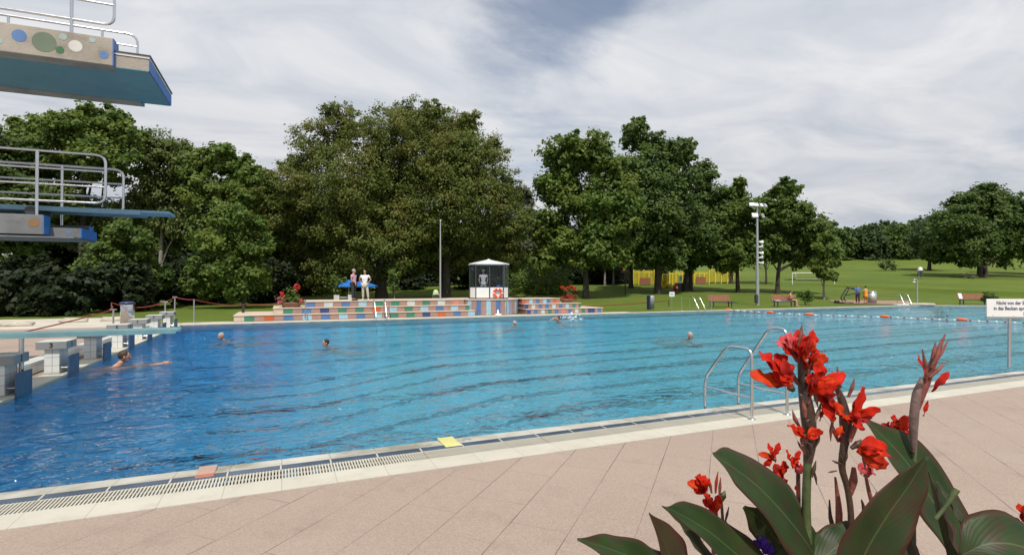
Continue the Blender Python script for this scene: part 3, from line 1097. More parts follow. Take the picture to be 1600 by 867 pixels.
def head_parts(mb, c, fwd, s=1.0, tilt=0.0):
    """face with nose, eyes, ears, chin round centre c looking along fwd"""
    f = Vector(fwd).normalized()
    side = f.cross(Vector((0, 0, 1)))
    side = side.normalized() if side.length > 0.01 else Vector((1, 0, 0))
    up = side.cross(f)
    Rm = Matrix((side, f, up)).transposed()
    c = Vector(c)
    mb.ell(c + up * 0.012 * s, (0.077 * s, 0.094 * s, 0.108 * s), 0, 16, 11, Rm)
    mb.ell(c + f * 0.022 * s - up * 0.052 * s, (0.056 * s, 0.068 * s, 0.064 * s), 0, 12, 8, Rm)
    mb.ell(c + f * 0.096 * s - up * 0.012 * s, (0.012 * s, 0.02 * s, 0.024 * s), 0, 8, 6, Rm)
    mb.ell(c + f * 0.084 * s - up * 0.052 * s, (0.024 * s, 0.01 * s, 0.008 * s), 1, 8, 5, Rm)
    for q in (-1, 1):
        mb.ell(c + f * 0.082 * s + side * q * 0.03 * s + up * 0.016 * s, (0.013 * s, 0.01 * s, 0.008 * s), 1, 8, 5, Rm)
        mb.ell(c + side * q * 0.078 * s - up * 0.005 * s, (0.01 * s, 0.02 * s, 0.03 * s), 0, 8, 6, Rm)
    return Rm, side, f, up


def hand_parts(mb, wrist, d, pn, s=1.0, curl=0.4, thumb_side=1):
    """palm and five curled fingers; d = direction of the fingers, pn = palm normal"""
    d = Vector(d).normalized()
    pn = Vector(pn)
    pn = (pn - d * pn.dot(d)).normalized()
    side = d.cross(pn)
    w0 = Vector(wrist)
    Rm = Matrix((side, d, pn)).transposed()
    mb.ell(w0 + d * 0.045 * s, (0.042 * s, 0.055 * s, 0.018 * s), 0, 10, 7, Rm)
    for i, (off, ln) in enumerate(((-0.030, 0.068), (-0.010, 0.080), (0.010, 0.075), (0.029, 0.058))):
        p0 = w0 + d * 0.082 * s + side * off * s
        d1 = (d + pn * curl * 0.5).normalized()
        d2 = (d + pn * curl * 1.6).normalized()
        p1 = p0 + d1 * ln * 0.5 * s
        mb.tube([p0 - d * 0.02 * s, p0, p1, p1 + d2 * ln * 0.5 * s], [0.0095 * s, 0.0095 * s, 0.0085 * s, 0.006 * s], 6)
    p0 = w0 + d * 0.025 * s - side * 0.034 * s * thumb_side
    d1 = (d * 0.7 - side * 0.7 * thumb_side + pn * 0.3).normalized()
    mb.tube([p0, p0 + d1 * 0.035 * s, p0 + (d1 + d * 0.5).normalized() * 0.062 * s], [0.012 * s, 0.0105 * s, 0.007 * s], 6)


STAND = {
    'pelvis': ((0, 0, 0.96), 0.125), 'spine': ((0, 0.0, 1.14), 0.115), 'chest': ((0, 0.0, 1.33), 0.135), 'neck': ((0, 0.01, 1.50), 0.055), 'head': ((0, 0.0, 1.58), 0.06),
    'shl': ((-0.18, 0, 1.43), 0.062), 'ell': ((-0.22, 0.02, 1.15), 0.043), 'wrl': ((-0.22, -0.05, 0.90), 0.028),
    'shr': ((0.18, 0, 1.43), 0.062), 'elr': ((0.22, 0.02, 1.15), 0.043), 'wrr': ((0.22, -0.05, 0.90), 0.028),
    'hil': ((-0.09, 0, 0.90), 0.092), 'knl': ((-0.10, -0.01, 0.49), 0.056), 'anl': ((-0.10, 0.02, 0.09), 0.038), 'tol': ((-0.11, -0.15, 0.035), 0.034),
    'hir': ((0.09, 0, 0.90), 0.092), 'knr': ((0.10, -0.01, 0.49), 0.056), 'anr': ((0.10, 0.02, 0.09), 0.038), 'tor': ((0.11, -0.15, 0.035), 0.034),
}
EDGES = [('pelvis', 'spine'), ('spine', 'chest'), ('chest', 'neck'), ('neck', 'head'), ('chest', 'shl'), ('shl', 'ell'), ('ell', 'wrl'), ('chest', 'shr'), ('shr', 'elr'), ('elr', 'wrr'),
         ('pelvis', 'hil'), ('hil', 'knl'), ('knl', 'anl'), ('anl', 'tol'), ('pelvis', 'hir'), ('hir', 'knr'), ('knr', 'anr'), ('anr', 'tor')]


def lerp3(a, b, t):
    return tuple(a[i] + (b[i] - a[i]) * t for i in range(3))


def person(loc, rz, H, label, pose=None, face=(0, -1, 0), shirt=None, sleeve=0.55, trousers=None, leg=0.95, dress=None, shoes=None, hair='dark', bald=False,
           hat=None, hands=((0, -0.2, -1), (0, -0.2, -1)), group=None, girth=1.0, headc=None, longhair=False, sunglasses=False, swim=False):
    J = {k: (tuple(p), r) for k, (p, r) in STAND.items()}
    for k, p in (pose or {}).items():
        J[k] = (p, J[k][1])
    for k in ('pelvis', 'spine', 'chest'):
        J[k] = (J[k][0], J[k][1] * girth)
    V, F = skin_geo(J, EDGES, 2)
    mb = MB()
    mb.add(V, F, 0, True)
    hc = headc or (J['head'][0][0] + 0.0, J['head'][0][1] + face[1] * 0.02, J['head'][0][2] + 0.065)
    Rm, side, f, up = head_parts(mb, hc, face)
    hand_parts(mb, J['wrl'][0], hands[0], (1, 0, 0.01), thumb_side=1)
    hand_parts(mb, J['wrr'][0], hands[1], (-1, 0, 0.01), thumb_side=-1)
    body = mb.build('person', [M['skin'], M['eye']])
    tag(body, label, 'person', group)
    body.location = loc
    body.rotation_euler = (0, 0, rz)
    s = H / 1.75
    body.scale = (s, s, s)
    hc = Vector(hc)
    if not bald:
        h = MB()
        h.ell(hc + up * 0.034 - f * 0.018, (0.087, 0.098, 0.098), 0, 16, 10, Rm)
        if longhair:
            h.ell(hc - f * 0.06 - up * 0.05, (0.08, 0.05, 0.12), 0, 12, 8, Rm)
        # cut the hair away from the face
        h2 = MB()
        for fc in h.f:
            cc = sum((Vector(h.v[i]) for i in fc), Vector()) / len(fc) - hc
            if cc.dot(f) > 0.045 and cc.dot(up) < 0.062:
                continue
            if cc.dot(f) > -0.02 and cc.dot(up) < 0.0:
                continue
            h2.add([h.v[i] for i in fc], [tuple(range(len(fc)))], 0, True)
        h2.build('hair', HAIR[hair], body)
    if hat:
        h = MB()
        h.ell(hc + up * 0.06, (0.095, 0.105, 0.075), 0, 16, 8, Rm)
        h.ell(hc + up * 0.055 + f * 0.10, (0.07, 0.07, 0.008), 0, 12, 6, Rm)
        h.build('cap', hat, body)
    if sunglasses:
        h = MB()
        for q in (-1, 1):
            h.ell(hc + f * 0.09 + side * q * 0.032 + up * 0.016, (0.027, 0.008, 0.018), 0, 10, 6, Rm)
        h.build('sunglasses', M['black'], body)
    if shirt:
        SJ = {'spine': (J['spine'][0], J['spine'][1] + 0.03), 'pel': (lerp3(J['pelvis'][0], J['spine'][0], -0.1), J['pelvis'][1] + 0.032), 'chest': (J['chest'][0], J['chest'][1] + 0.035),
              'col': (lerp3(J['chest'][0], J['neck'][0], 0.75), 0.085)}
        E = [('pel', 'spine'), ('spine', 'chest'), ('chest', 'col')]
        for q in 'lr':
            SJ['s' + q] = (J['sh' + q][0], J['sh' + q][1] + 0.032)
            SJ['e' + q] = (lerp3(J['sh' + q][0], J['el' + q][0], sleeve * 0.5), 0.080)
            SJ['f' + q] = (lerp3(J['sh' + q][0], J['el' + q][0], sleeve), 0.074)
            E += [('chest', 's' + q), ('s' + q, 'e' + q), ('e' + q, 'f' + q)]
        V, F = skin_geo(SJ, E, 2)
        MB().add(V, F, 0, True).build('shirt', shirt, body)
    if trousers:
        TJ = {'pel': (J['pelvis'][0], J['pelvis'][1] + 0.016)}
        E = []
        for q in 'lr':
            TJ['h' + q] = (J['hi' + q][0], 0.105)
            TJ['k' + q] = (J['kn' + q][0], 0.078 if leg > 0.6 else 0.085)
            E += [('pel', 'h' + q), ('h' + q, 'k' + q)]
            if leg > 0.5:
                TJ['a' + q] = (lerp3(J['kn' + q][0], J['an' + q][0], (leg - 0.5) * 2), 0.066)
                E.append(('k' + q, 'a' + q))
            else:
                TJ['k' + q] = (lerp3(J['hi' + q][0], J['kn' + q][0], leg * 2), 0.085)
        V, F = skin_geo(TJ, E, 2)
        MB().add(V, F, 0, True).build('trousers', trousers, body)
    if dress:
        h = MB()
        h.lathe([(0.10, 1.40), (0.155, 1.33), (0.15, 1.15), (0.17, 1.0), (0.20, 0.82), (0.235, 0.6), (0.225, 0.6), (0.16, 0.9)], n=20)
        h.build('dress', dress, body)
    if shoes:
        h = MB()
        for q in 'lr':
            a, t_ = Vector(J['an' + q][0]), Vector(J['to' + q][0])
            m_ = (a + t_) / 2
            h.ell((m_.x, m_.y - 0.005, 0.045), (0.052, 0.145, 0.05), 0, 12, 7)
        h.build('shoe', shoes, body)
    return body


# ================================================================== STARTING BLOCKS
def text_mesh(s, size, parent, mat, loc, rot, name='lettering', align='CENTER', ext=0.002, bold=0.0):
    cu = bpy.data.curves.new('txt', 'FONT')
    cu.body = s
    cu.size = size
    cu.align_x = align
    cu.align_y = 'CENTER'
    cu.extrude = ext
    cu.offset = bold
    o = bpy.data.objects.new('txt', cu)
    C.objects.link(o)
    dg = bpy.context.evaluated_depsgraph_get()
    me = bpy.data.meshes.new_from_object(o.evaluated_get(dg))
    bpy.data.objects.remove(o)
    me.materials.clear()
    me.materials.append(mat)
    ob = bpy.data.objects.new(name, me)
    C.objects.link(ob)
    ob.parent = parent
    ob.location = loc
    ob.rotation_euler = rot
    return ob


BY = [9.38 + 2.47 * k for k in range(8)]
bl_lab = {1: 'out to the left of block 2', 2: 'cut by the left edge of the photo', 3: 'brightly lit, left of the springboard post', 4: 'grey with shade, just behind the turquoise board',
          5: 'first one beyond the shaded block', 6: 'third from the far corner', 7: 'second from the far corner', 8: 'last one at the far corner of the pool'}
for k in range(8):
    n = k + 1
    root = empty('starting_block', (-4.50, BY[k], 0), 0, 'white tiled starting block numbered %d, %s' % (n, bl_lab[n]), 'starting block', 'starting blocks along the left pool edge')
    mb = MB()
    mb.box((-0.005, 0.31, 0.262), (0.26, 0.50, 0.524), bev=0.006)
    mb.build('pedestal', M['tiles'], root)
    mb = MB()
    mb.box((0.0, 0.31, 0.607), (0.53, 0.62, 0.165), bev=0.008)
    hd = mb.build('top_slab', M['tiles'], root)
    text_mesh(str(n), 0.14, hd, M['black'], (0.0, -0.002, 0.607), (R(90), 0, 0), 'number', bold=0.004)
    text_mesh(str(n), 0.14, hd, M['black'], (0.267, 0.31, 0.607), (R(90), 0, R(90)), 'number', bold=0.004)
    mb = MB()
    mb.box((0.29, 0.33, 0.045), (0.035, 0.62, 0.66), bev=0.006)
    mb.build('backboard', M['panelblue'], root)
    for yb_ in (0.12, 0.52):
        mb = MB()
        mb.tube([(0.12, yb_, 0.12), (0.28, yb_, 0.12)], 0.012)
        mb.build('bracket', M['steel'], root)
mb = MB()
mb.box((-5.0, 18.6, 0.125), (0.3, 18.4, 0.25), bev=0.01)
mb.thing('low_tiled_wall', M['tiles'], 'long low white tiled kerb running behind the starting blocks', 'wall', loc=(-5.0, 18.6, 0))

# ---- one-metre springboard
root = empty('springboard', (-6.5, 12.6, 0), 0, 'long pale turquoise low springboard reaching over the water at the left', 'springboard')
mb = MB()
mb.box((-5.6, 12.6, 1.005), (7.4, 0.50, 0.055), bev=0.012)
mb.box((-5.6, 12.34, 0.985), (7.35, 0.022, 0.085))
mb.box((-5.6, 12.86, 0.985), (7.35, 0.022, 0.085))
mb.build('board', pmat('turquoise_board', (0.48, 0.82, 0.80), 0.5, dirt=0.1), root, world=True)
mb = MB()
mb.tube([(-4.33, 12.42, -0.02), (-4.33, 12.42, 0.97)], 0.038, 14)
mb.lathe([(0.07, 0.0), (0.07, 0.012), (0.04, 0.014)], c=(-4.33, 12.42, 0.0))
mb.build('post', M['steel'], root, world=True)
mb = MB()
mb.tube([(-6.6, 12.8, -0.02), (-6.6, 12.8, 0.97)], 0.038, 14)
mb.build('post', M['steel'], root, world=True)

# ================================================================== DIVING TOWER
root = empty('diving_tower', (-12.0, 10.3, 0), 0, 'concrete diving tower with railed platforms entering the photo from the left', 'diving tower')
Yn, Yf = 9.2, 10.85
XBm = yp(176, 103, Yn).x
zb = yp(175, 103, Yn).z
zt = yp(180, 60.5, Yn).z
XS = -1.80
DOT = [pmat('dot_' + n_, c_, 0.7) for n_, c_ in (('blue', (0.10, 0.20, 0.42)), ('sage', (0.14, 0.19, 0.13)), ('green', (0.05, 0.15, 0.07)), ('white', (0.62, 0.62, 0.58)), ('pale', (0.34, 0.44, 0.42)), ('brown', (0.26, 0.15, 0.06)))]
mb = MB()
mb.box(((-14 + XBm) / 2, Yn + 0.13, (zb + zt) / 2), (XBm + 14, 0.26, zt - zb), bev=0.01, mi=0)
mb.box(((-14 + XBm) / 2, Yf + 0.12, (zb + zt) / 2 - 0.02), (XBm + 14, 0.24, zt - zb), bev=0.01, mi=0)
mb.box((XBm + 0.004, Yn + 0.13, (zb + zt) / 2), (0.012, 0.255, zt - zb - 0.01), mi=1)
mb.box((XBm + 0.004, Yf + 0.12, (zb + zt) / 2 - 0.02), (0.012, 0.235, zt - zb - 0.01), mi=1)
for (dx_, dy_, dr, dm) in ((30, 56, 9.5, 0), (69, 66, 15.5, 1), (93.5, 78.5, 5.6, 2), (98.5, 58, 5.2, 4), (118, 72.5, 9, 3), (144.5, 63, 4.2, 4), (162.5, 86.5, 5.8, 0), (-2, 64, 5, 4)):
    p = yp(dx_, dy_, Yn)
    D_ = p.y * 0.919 + p.x * 0.394
    mb.disc((p.x, Yn, p.z), dr * D_ / FPX * 1.0, (0, -1, 0), 28, mi=2 + dm, t=0.003)
mb.build('platform_parapet', [M['concrete'], M['blue']] + DOT, root, world=True)
mb = MB()
ym = (Yn + Yf) / 2 + 0.02
mb.box(((-14 + XS) / 2, (Yn + Yf + 0.1) / 2 + 0.02, zb + 0.095), (XS + 14, Yf - Yn + 0.02, 0.17), mi=0)
mb.box((XS + 0.006, (Yn + Yf + 0.1) / 2 + 0.02, zb + 0.095), (0.012, Yf - Yn + 0.02, 0.168), mi=1)
mb.box((((-14 + XS) / 2), (Yn + Yf + 0.1) / 2 + 0.02, zb + 0.006), (XS + 14 - 0.01, Yf - Yn + 0.018, 0.010), mi=2)
mb.box(((XBm + XS) / 2, (Yn + Yf + 0.1) / 2 + 0.02, zb + 0.202), (XS - XBm + 0.02, Yf - Yn + 0.04, 0.03), mi=3)
mb.box(((XBm + XS) / 2 + 0.01, (Yn + Yf + 0.1) / 2 + 0.02, zb + 0.228), (XS - XBm + 0.03, Yf - Yn + 0.06, 0.02), mi=4)
mb.build('high_platform', [M['concrete'], M['blue'], M['underside'], M['white'], M['darkgrey']], root, world=True)


def P(px, py, Y):
    return yp(px, py, Y)


# railings of the high platform
rr = 0.0185
xe = yp(178, 25, Yn + 0.1).x
mb = MB()
Yr = Yn + 0.12
zl, zm, zh = yp(155, 37, Yr).z, yp(112, 0, Yr).z + 0.02, yp(112, 0, Yr).z + 0.36
mb.tube(roundpath([(-13, Yr, zl), (xe, Yr, zl), (xe, Yr, zh), (-13, Yr, zh)], 0.14), rr)
mb.tube([(-13, Yr, zm), (xe, Yr, zm)], rr * 0.85)
xp_ = yp(112, 25, Yr).x
for q in range(4):
    xx = xp_ - q * 2.0
    mb.tube([(xx, Yr, zt - 0.02), (xx, Yr, zh)], rr * 1.15)
mb.build('railing', M['steel'], root, world=True)
mb = MB()
Yr = Yf + 0.1
xe2 = yp(215, 80, Yr).x
zz = yp(205, 54, Yr).z
mb.tube(roundpath([(-13, Yr, zz), (xe2, Yr, zz), (xe2, Yr, zb + 0.2)], 0.16), rr)
mb.tube([(-13, Yr, zz - 0.20), (xe2, Yr, zz - 0.20)], rr * 0.8)
for px_r in (13, 160):
    xx = yp(px_r, 50, Yr).x
    mb.tube([(xx, Yr, zb + 0.2), (xx, Yr, zz)], rr)
mb.build('railing', M['steel'], root, world=True)

# low platform with the three-metre board
Ln, Lf = 10.0, 11.0
x1_, zb1, zt1 = yp(67, 371, Ln).x, yp(74, 371, Ln).z, yp(72, 336, Ln).z
mb = MB()
mb.box(((-14 + x1_) / 2, Ln + 0.12, (zb1 + zt1) / 2 + 0.02), (x1_ + 14, 0.24, zt1 - zb1 - 0.04), mi=0, bev=0.008)
mb.box((x1_ + 0.004, Ln + 0.12, (zb1 + zt1) / 2 + 0.02), (0.014, 0.235, zt1 - zb1 - 0.05), mi=1)
p = yp(52.5, 348, Ln)
mb.disc((p.x, Ln, p.z), 0.062, (0, -1, 0), 24, mi=3, t=0.003)
for zx in (10, 22, 37):
    p = yp(zx, 352, Ln)
mb.box(((-14 - 2.87) / 2, (Ln + 0.25 + Lf) / 2, zb1 + 0.02 + 0.075), (14 - 2.87, Lf - Ln - 0.25, 0.15), mi=0)
mb.box((-2.87 + 0.006, (Ln + 0.25 + Lf) / 2, zb1 + 0.02 + 0.075), (0.014, Lf - Ln - 0.255, 0.148), mi=1)
mb.box(((-14 - 2.88) / 2, (Ln + Lf) / 2 + 0.002, zb1 + 0.008), (14 - 2.88, Lf - Ln, 0.022), mi=2)
p = yp(107, 363, Ln + 0.25)
mb.disc((p.x, Ln + 0.25, zb1 + 0.10), 0.03, (0, -1, 0), 18, mi=4, t=0.003)
# small plinth behind, under the far railing
mb.box((-3.6, Lf + 0.2, zb1 + 0.22), (1.2, 0.25, 0.12), mi=0)
mb.box((-2.995, Lf + 0.2, zb1 + 0.22), (0.012, 0.245, 0.115), mi=1)
mb.build('low_platform', [M['greyunder'], M['blue'], M['greyunder'], DOT[5], DOT[0]], root, world=True)
mb = MB()
bx_end = yp(268, 335, 10.55).x
bz = yp(268, 335, 10.55).z
mb.box(((-9 + bx_end) / 2, 10.62, bz + 0.005), (bx_end + 9, 0.50, 0.045), bev=0.012)
mb.box(((-9 + bx_end) / 2 - 0.2, 10.365, bz - 0.012), (bx_end + 8.6, 0.022, 0.07))
mb.box(((-9 + bx_end) / 2 - 0.2, 10.875, bz - 0.012), (bx_end + 8.6, 0.022, 0.07))
mb.build('diving_board', M['steelblue'], root, world=True)
mb = MB()
mb.box((-3.5, 10.62, bz - 0.09), (0.14, 0.55, 0.12), bev=0.02)
mb.tube([(-3.5, 10.3, bz - 0.06), (-3.5, 10.94, bz - 0.06)], 0.07, 14)
mb.build('fulcrum', M['darkgrey'], root, world=True)
# railings
mb = MB()
Yr = Ln + 0.1
xe = yp(165, 280, Yr).x
a_, b_ = yp(150, 242, Yr).z, yp(150, 317.5, Yr).z
mb.tube(roundpath([(-13, Yr, a_), (xe, Yr, a_), (xe, Yr, b_), (-13, Yr, b_)], 0.14), rr)
for yq in (268, 292):
    z_ = yp(150, yq, Yr).z
    mb.tube([(-13, Yr, z_), (xe, Yr, z_)], rr * 0.8)
xx = yp(58, 280, Yr).x
for q in range(4):
    mb.tube([(xx - q * 1.9, Yr, zt1 - 0.03), (xx - q * 1.9, Yr, a_)], rr * 1.15)
mb.build('railing', M['steel'], root, world=True)
mb = MB()
Yr = Lf + 0.12
xe = yp(193, 280, Yr).x
a_, b_ = yp(178, 265, Yr).z, yp(193, 331, Yr).z
mb.tube(roundpath([(-13, Yr, a_), (xe, Yr, a_), (xe, Yr, b_ + 0.02), (xe - 0.12, Yr, b_ - 0.02)], 0.14), rr)
for yq in (287.5, 309):
    z_ = yp(178, yq, Yr).z
    mb.tube([(-13, Yr, z_), (xe, Yr, z_)], rr * 0.8)
xx = yp(97, 300, Yr).x
for q in range(4):
    mb.tube([(xx - q * 1.9, Yr, zb1 + 0.25), (xx - q * 1.9, Yr, a_)], rr)
mb.build('railing', M['steel'], root, world=True)
mb = MB()
for (cx_, cy_) in ((-12.6, 9.7), (-12.6, 10.9)):
    mb.box((cx_, cy_, 3.7), (0.6, 0.35, 7.4), bev=0.02)
mb.box((-13.2, 10.3, 5.4), (0.6, 1.6, 0.5), bev=0.02)
mb.build('pillar', M['concrete'], root, world=True)
mb = MB()
mb.box((-10.1, 11.7, 9.55), (9.0, 2.3, 0.25), bev=0.02)  # added out of view, placed so its shadow falls on a starting block
mb.build('added_shade_platform', M['concrete'], root, world=True)
mb = MB()
for (cx_, cy_) in ((-12.6, 9.7), (-12.6, 10.9)):
    mb.box((cx_, cy_, 8.4), (0.5, 0.33, 2.0), bev=0.02)
mb.build('top_pillar', M['concrete'], root, world=True)

# ================================================================== COLOURED STEPS
TC = {}
for n_, c_ in (('p', (0.36, 0.22, 0.18)), ('b', (0.07, 0.17, 0.38)), ('l', (0.30, 0.50, 0.62)), ('w', (0.48, 0.56, 0.54)), ('g', (0.04, 0.20, 0.13)), ('o', (0.52, 0.11, 0.03)),
               ('n', (0.03, 0.06, 0.20)), ('s', (0.55, 0.22, 0.18)), ('c', (0.56, 0.46, 0.36)), ('v', (0.28, 0.26, 0.36))):
    TC[n_] = pmat('tile_' + {'p': 'rose', 'b': 'blue', 'l': 'sky_blue', 'w': 'pale_aqua', 'g': 'green', 'o': 'orange', 'n': 'navy', 's': 'salmon', 'c': 'sandstone', 'v': 'mauve'}[n_], c_, 0.55, 0, 0.1, 4, dirt=0.15)
TK = list(TC)
TL = [TC[k] for k in TK]


def riser(mb, xa, xb, Y, za, zb_, seq, wc, wp, y_normal=-1):
    """tiles of alternating rose and colour on a riser"""
    x = xa
    i = 0
    while x < xb - 0.03:
        k = seq[i % len(seq)]
        wd = wp if k == 'p' else wc
        x2 = min(xb, x + wd)
        mb.box(((x + x2) / 2, Y - 0.006, (za + zb_) / 2), (x2 - x - 0.012, 0.012, zb_ - za - 0.012), mi=TK.index(k))
        x = x2
        i += 1


FS = YF + 1.2
root = empty('seating_steps', (4.0, FS + 1.5, 0), 0, 'three long steps patched with blue, green and orange tiles left of the kiosk', 'steps')
levels = [(yp(365, 500, FS).x, 10.4, 0.0, 0.31), (yp(427, 488, FS + 0.42).x, 10.2, 0.31, 0.62), (yp(478, 476, FS + 0.84).x, 10.0, 0.62, 0.93)]
seqs = ['cgpopbpbp'.replace('bpbp', 'bp') + 'lpbplpbplpgpgpnpopbplpgpgpl', 'cgpbpnpgpgpoplpgplpbplpgpg', 'bpwpbplpgpgpwpgpwpspl']
for i, (xa, xb, za, zt_) in enumerate(levels):
    Y = FS + 0.42 * i
    mb = MB()
    c_i = TK.index('c')
    mb.box(((xa + xb) / 2, Y + (FS + 3.6 - Y) / 2 + 0.0, za + (zt_ - za - 0.045) / 2 + 0.0), (xb - xa, FS + 3.6 - Y, zt_ - za - 0.047), mi=TK.index('p'))
    mb.box(((xa + xb) / 2, Y + (FS + 3.6 - Y) / 2 - 0.02, zt_ - 0.0225), (xb - xa + 0.05, FS + 3.6 - Y + 0.05, 0.045), mi=c_i, bev=0.012)
    riser(mb, xa + 0.01, xb, Y, za + 0.005, zt_ - 0.047, seqs[i], 0.46, 0.44)
    mb.build('step', TL, root, world=True)

# podium under the kiosk, a curved front with upright stripes
pc = Vector((11.85, FS + 1.9, 0))
root = empty('kiosk_podium', pc, 0, 'curved podium with upright blue, white and rose tile stripes under the lifeguard kiosk', 'podium')
mb = MB()
rp = 1.98
cols = 'lpbplpbplpbplvplpbpgp'
pts = [(pc.x + rp * math.cos(a), pc.y + rp * math.sin(a)) for a in [math.pi + math.pi * k / 40 for k in range(41)]]
mb.prism(pts + [(pc.x + rp, pc.y + 1.9), (pc.x - rp, pc.y + 1.9)], 0.0, 0.88, mi=TK.index('p'))
ptc = [(pc.x + (rp + 0.05) * math.cos(a), pc.y + (rp + 0.05) * math.sin(a)) for a in [math.pi + math.pi * k / 40 for k in range(41)]]
mb.prism(ptc + [(pc.x + rp + .05, pc.y + 1.95), (pc.x - rp - .05, pc.y + 1.95)], 0.882, 0.94, mi=TK.index('c'))
ns = 21
for k in range(ns):
    a0 = math.pi + math.pi * k / ns + 0.008
    a1 = math.pi + math.pi * (k + 1) / ns - 0.008
    aa = [a0, (a0 + a1) / 2, a1]
    vs = []
    for a in aa:
        for rq in (rp + 0.002, rp + 0.014):
            for z_ in (0.01, 0.875):
                vs.append((pc.x + rq * math.cos(a), pc.y + rq * math.sin(a), z_))
    fs = []
    for j in (0, 4):
        fs += [(j + 2, j + 6, j + 7, j + 3), (j + 3, j + 7, j + 5, j + 1), (j, j + 4, j + 6, j + 2)]
    fs += [(0, 2, 3, 1), (8, 9, 11, 10)]
    mb.add(vs, fs, TK.index(cols[k % len(cols)]))
mb.build('striped_front', TL, root, world=True)

# right-hand steps
root = empty('seating_steps', (16.0, FS + 1.5, 0), 0, 'short stepped tiled wall right of the kiosk podium, ending in a low curved bench', 'steps')
lv = [(13.75, 19.2, 0.0, 0.31), (13.75, 17.75, 0.31, 0.62), (13.75, 16.4, 0.62, 0.93)]
sq2 = ['npbpwpgpbpspbpwpgpn', 'npwpbpbpwpbplpgpgcp', 'oplpbplbp']
for i, (xa, xb, za, zt_) in enumerate(lv):
    Y = FS + 0.35 * i
    mb = MB()
    mb.box(((xa + xb) / 2, Y + (FS + 2.4 - Y) / 2, za + (zt_ - za - 0.045) / 2), (xb - xa, FS + 2.4 - Y, zt_ - za - 0.047), mi=TK.index('p'))
    mb.box(((xa + xb) / 2, Y + (FS + 2.4 - Y) / 2 - 0.02, zt_ - 0.0225), (xb - xa + 0.05, FS + 2.4 - Y + 0.05, 0.045), mi=TK.index('c'), bev=0.012)
    riser(mb, xa + 0.01, xb, Y, za + 0.005, zt_ - 0.047, sq2[i], 0.26, 0.22)
    mb.build('step', TL, root, world=True)

# ================================================================== KIOSK
kc = Vector((pc.x + 0.03, pc.y - 0.25, 0.94))
krz = R(-17)
root = empty('lifeguard_kiosk', kc, krz, 'small white and glass lifeguard kiosk with a low peaked roof on the striped podium', 'kiosk')
KP = [(-.84, -1.02), (.84, -1.02), (1.17, -.55), (1.17, .55), (.84, 1.02), (-.84, 1.02), (-1.17, .55), (-1.17, -.55)]
gm = bpy.data.materials.new('tinted_glass')
gm.use_nodes = True
t = NT(gm.node_tree)
t.n.clear()
g1 = t.node('ShaderNodeBsdfTransparent', in_Color=(0.86, 0.88, 0.90))
g2 = t.node('ShaderNodeBsdfGlossy', in_Color=(1, 1, 1), in_Roughness=0.02)
fr = t.node('ShaderNodeFresnel', in_IOR=1.5)
mx = t.node('ShaderNodeMixShader', in_0=t.math('MULTIPLY', fr.outputs[0], 0.35), in_1=g1.outputs[0], in_2=g2.outputs[0])
t.node('ShaderNodeOutputMaterial', in_Surface=mx.outputs[0])
M['glass'] = gm
zp, zg, zr = 0.70, 2.02, 2.10
segs = []
for i in range(8):
    a, b = KP[i], KP[(i + 1) % 8]
    if i in (0, 4):
        m_ = ((a[0] + b[0]) / 2, (a[1] + b[1]) / 2)
        segs += [(a, m_), (m_, b)]
    else:
        segs.append((a, b))
fr_ = MB()
fr_.prism(KP, 0.0, 0.045)
for (a, b) in segs:
    a3, b3 = Vector((*a, 0)), Vector((*b, 0))
    d = (b3 - a3)
    L = d.length
    ang = math.atan2(d.y, d.x)
    c3 = (a3 + b3) / 2
    p = MB()
    p.box((c3.x, c3.y, (0.06 + zp) / 2), (L - 0.075, 0.03, zp - 0.07), rz=ang, bev=0.004)
    p.build('wall_panel', M['white'], root)
    p = MB()
    p.box((c3.x, c3.y, (zp + zg) / 2 + 0.02), (L - 0.05, 0.008, zg - zp - 0.05), rz=ang)
    p.build('window', M['glass'], root)
    fr_.box((a3.x, a3.y, zr / 2), (0.05, 0.05, zr), rz=ang)
    fr_.box((c3.x, c3.y, zp + 0.02), (L, 0.045, 0.04), rz=ang)
    fr_.box((c3.x, c3.y, zg + 0.035), (L, 0.047, 0.06), rz=ang)
fr_.build('frame', M['darkgrey'], root)
mb = MB()
KR = [(x * 1.07, y * 1.07) for x, y in KP]
apex = (0, 0, zr + 0.33)
vs = [(x, y, zr + 0.03) for x, y in KR] + [apex]
mb.add(vs, [(i, (i + 1) % 8, 8) for i in range(8)], 0)
mb.add([(x, y, zr - 0.03) for x, y in KR] + [(x, y, zr + 0.03) for x, y in KR], [(i, (i + 1) % 8, 8 + (i + 1) % 8, 8 + i) for i in range(8)], 1)
mb.add([(x, y, zr - 0.03) for x, y in KR], [tuple(reversed(range(8)))], 0)
for x, y in KR:
    mb.tube([(x, y, zr + 0.035), (0, 0, zr + 0.335)], 0.014, 6, mi=1)
mb.lathe([(0.10, zr + 0.28), (0.10, zr + 0.36), (0.0, zr + 0.38)], n=16, mi=1)
mb.build('roof', [M['white'], M['galv']], root)
mb = MB()
mb.box((0.42, -0.80, 0.68), (0.75, 0.34, 0.03), bev=0.005)
mb.build('desk', M['white'], root)
kM = Matrix.Translation(kc) @ Matrix.Rotation(krz, 4, 'Z')
person(kM @ Vector((-0.36, -0.70, 0.045)), krz, 1.72, 'lifeguard in white polo shirt and white cap standing inside the kiosk', shirt=cloth((0.75, 0.75, 0.74)), trousers=cloth((0.70, 0.70, 0.68)),
       hat=M['white'], hair='dark', sunglasses=True, pose={'ell': (-0.27, 0.03, 1.17), 'wrl': (-0.25, -0.12, 0.97), 'elr': (0.27, 0.03, 1.17), 'wrr': (0.23, -0.14, 0.98)}, shoes=M['white'])
mb = MB()
mb.ell(kM @ Vector((0.55, -0.80, 0.77)), (0.13, 0.09, 0.075))
